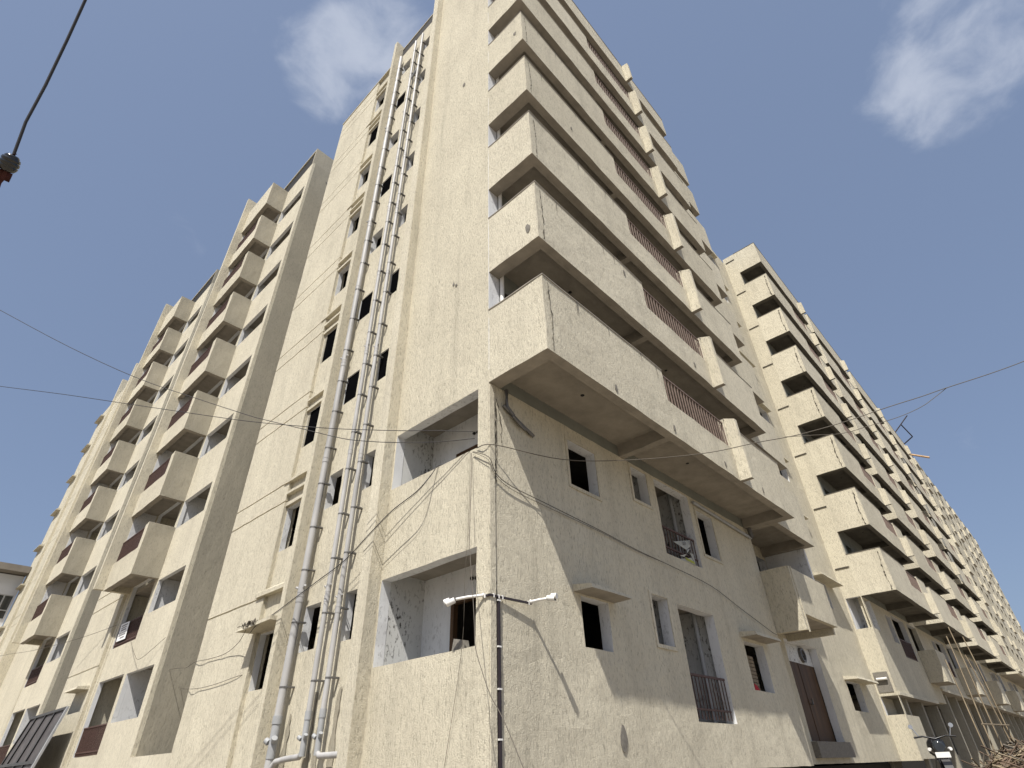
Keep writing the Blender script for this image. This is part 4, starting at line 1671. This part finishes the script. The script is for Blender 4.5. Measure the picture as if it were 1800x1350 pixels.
for s in (-1, 1):
    b = MB()
    b.tube([(0.40, 0.27 * s, 1.02), (0.38, 0.33 * s, 1.16)], 0.008, 0, 6)
    b.tube([(0.37, 0.35 * s, 1.19), (0.395, 0.35 * s, 1.19)], 0.04, 0, 12)
    bkp(b, 'mirror', ['chrome'])
    b = MB()
    b.tube([(0.48, 0.16 * s, 0.80), (0.53, 0.18 * s, 0.80)], 0.03, 0, 8)
    bkp(b, 'indicator', ['plasticw'])
b = MB()
b.tube([(0.34, 0, 0.82), (0.25, 0, 0.86), (0.05, 0, 0.86), (-0.1, 0, 0.78)], [0.06, 0.15, 0.16, 0.09], 0, 14)
bkp(b, 'fuel_tank', ['bike'])
b = MB()
b.tube([(-0.05, 0, 0.78), (-0.2, 0, 0.79), (-0.5, 0, 0.80), (-0.78, 0, 0.86)], [0.08, 0.12, 0.12, 0.08], 0, 12)
bkp(b, 'seat', ['rubber'])
b = MB()
b.tube([(0.2, 0, 0.62), (0.1, 0, 0.42), (-0.12, 0, 0.42), (-0.15, 0, 0.62)], [0.1, 0.15, 0.15, 0.1], 0, 12)
b.tube([(0.38, 0, 0.88), (0.28, 0, 0.4), (-0.1, 0, 0.28), (-0.62, 0.06, 0.30)], 0.025, 0, 8)
b.tube([(0.15, -0.12, 0.4), (0.0, -0.16, 0.25), (-0.7, -0.17, 0.36)], 0.04, 0, 10)
bkp(b, 'engine', ['clamp'])
b = MB()
for i in range(7):
    a0, a1 = 0.5 + i * 0.28, 0.5 + (i + 1) * 0.28
    R = 0.33
    b.hexa([(0.62 + R * math.cos(a0), -0.07, 0.3 + R * math.sin(a0)), (0.62 + R * math.cos(a0), 0.07, 0.3 + R * math.sin(a0)),
            (0.62 + R * math.cos(a1), 0.07, 0.3 + R * math.sin(a1)), (0.62 + R * math.cos(a1), -0.07, 0.3 + R * math.sin(a1)),
            (0.62 + (R + .012) * math.cos(a0), -0.07, 0.3 + (R + .012) * math.sin(a0)), (0.62 + (R + .012) * math.cos(a0), 0.07, 0.3 + (R + .012) * math.sin(a0)),
            (0.62 + (R + .012) * math.cos(a1), 0.07, 0.3 + (R + .012) * math.sin(a1)), (0.62 + (R + .012) * math.cos(a1), -0.07, 0.3 + (R + .012) * math.sin(a1))])
bkp(b, 'mudguard', ['bike'], False)
b = MB()
b.box(0.66, 0.67, -0.12, 0.12, 0.66, 0.75)
bkp(b, 'number_plate', ['plasticw'], False)

# ================================================================= DEBRIS, BAMBOO
b = MB()
rnd = random.Random(11)
for i in range(900):
    r = rnd.random() ** 0.7
    a = rnd.uniform(0, 2 * PI)
    x, y = 26.5 + 5.0 * r * math.cos(a), -3.1 + 1.7 * r * math.sin(a)
    h = GZ + 1.0 * (1 - r) * rnd.random() + 0.02
    L = rnd.uniform(0.3, 1.3)
    th = rnd.uniform(0, 2 * PI)
    ph = rnd.gauss(0, 0.28)
    d = Vector((math.cos(th) * math.cos(ph), math.sin(th) * math.cos(ph), math.sin(ph))) * L / 2
    p = Vector((x, y, h + abs(d.z)))
    b.tube([p - d, p + d], rnd.uniform(0.012, 0.035), rnd.randint(0, 2), 4)
o = b.build('debris_heap', ['stick', 'bamboo', 'cableg'])
o['kind'] = 'stuff'
tag(o, 'heap of broken sticks and rubble on the ground at the lower right edge', 'debris')
poles = [((27.0, -1.6, GZ), (28.6, -1.5, 6.6)), ((29.5, -1.7, GZ), (30.6, -1.52, 7.3)), ((25.9, -1.5, GZ), (27.2, -1.2, 5.4)), ((33.0, -1.9, GZ), (34.0, -1.6, 7.2)), ((31.2, -2.0, GZ), (31.6, -1.6, 6.0))]
plab = ['leaning bamboo pole behind the debris heap, second from the left', 'tall leaning bamboo pole right of the debris heap, its top at the slab edge',
        'shortest leaning bamboo pole, nearest the motorcycle', 'farthest leaning bamboo pole under the second balcony stack', 'nearly upright bamboo pole among the leaning ones']
for (a, c), l in zip(poles, plab):
    b = MB()
    a, c = Vector(a) + Vector((3.5, 0, 0)), Vector(c) + Vector((3.5, 0, 0))
    m = [a.lerp(c, i / 6) + Vector((0, 0.02 * math.sin(i), 0)) for i in range(7)]
    b.tube(m, [0.034 - 0.001 * i for i in range(7)], 0, 8)
    o = b.build('bamboo_pole', ['bamboo'], None, True)
    tag(o, l, 'pole', 'bamboo poles leaning on the east wing')
b = MB()
b.tube([(29.1, -1.75, 2.6), (37.1, -1.9, 2.75)], 0.03, 0, 8)
o = b.build('bamboo_pole', ['bamboo'], None, True)
tag(o, 'horizontal bamboo pole lashed across the leaning poles', 'pole', 'bamboo poles leaning on the east wing')

SC.render.engine = 'CYCLES'
SC.cycles.max_bounces = 6
SC.cycles.diffuse_bounces = 4
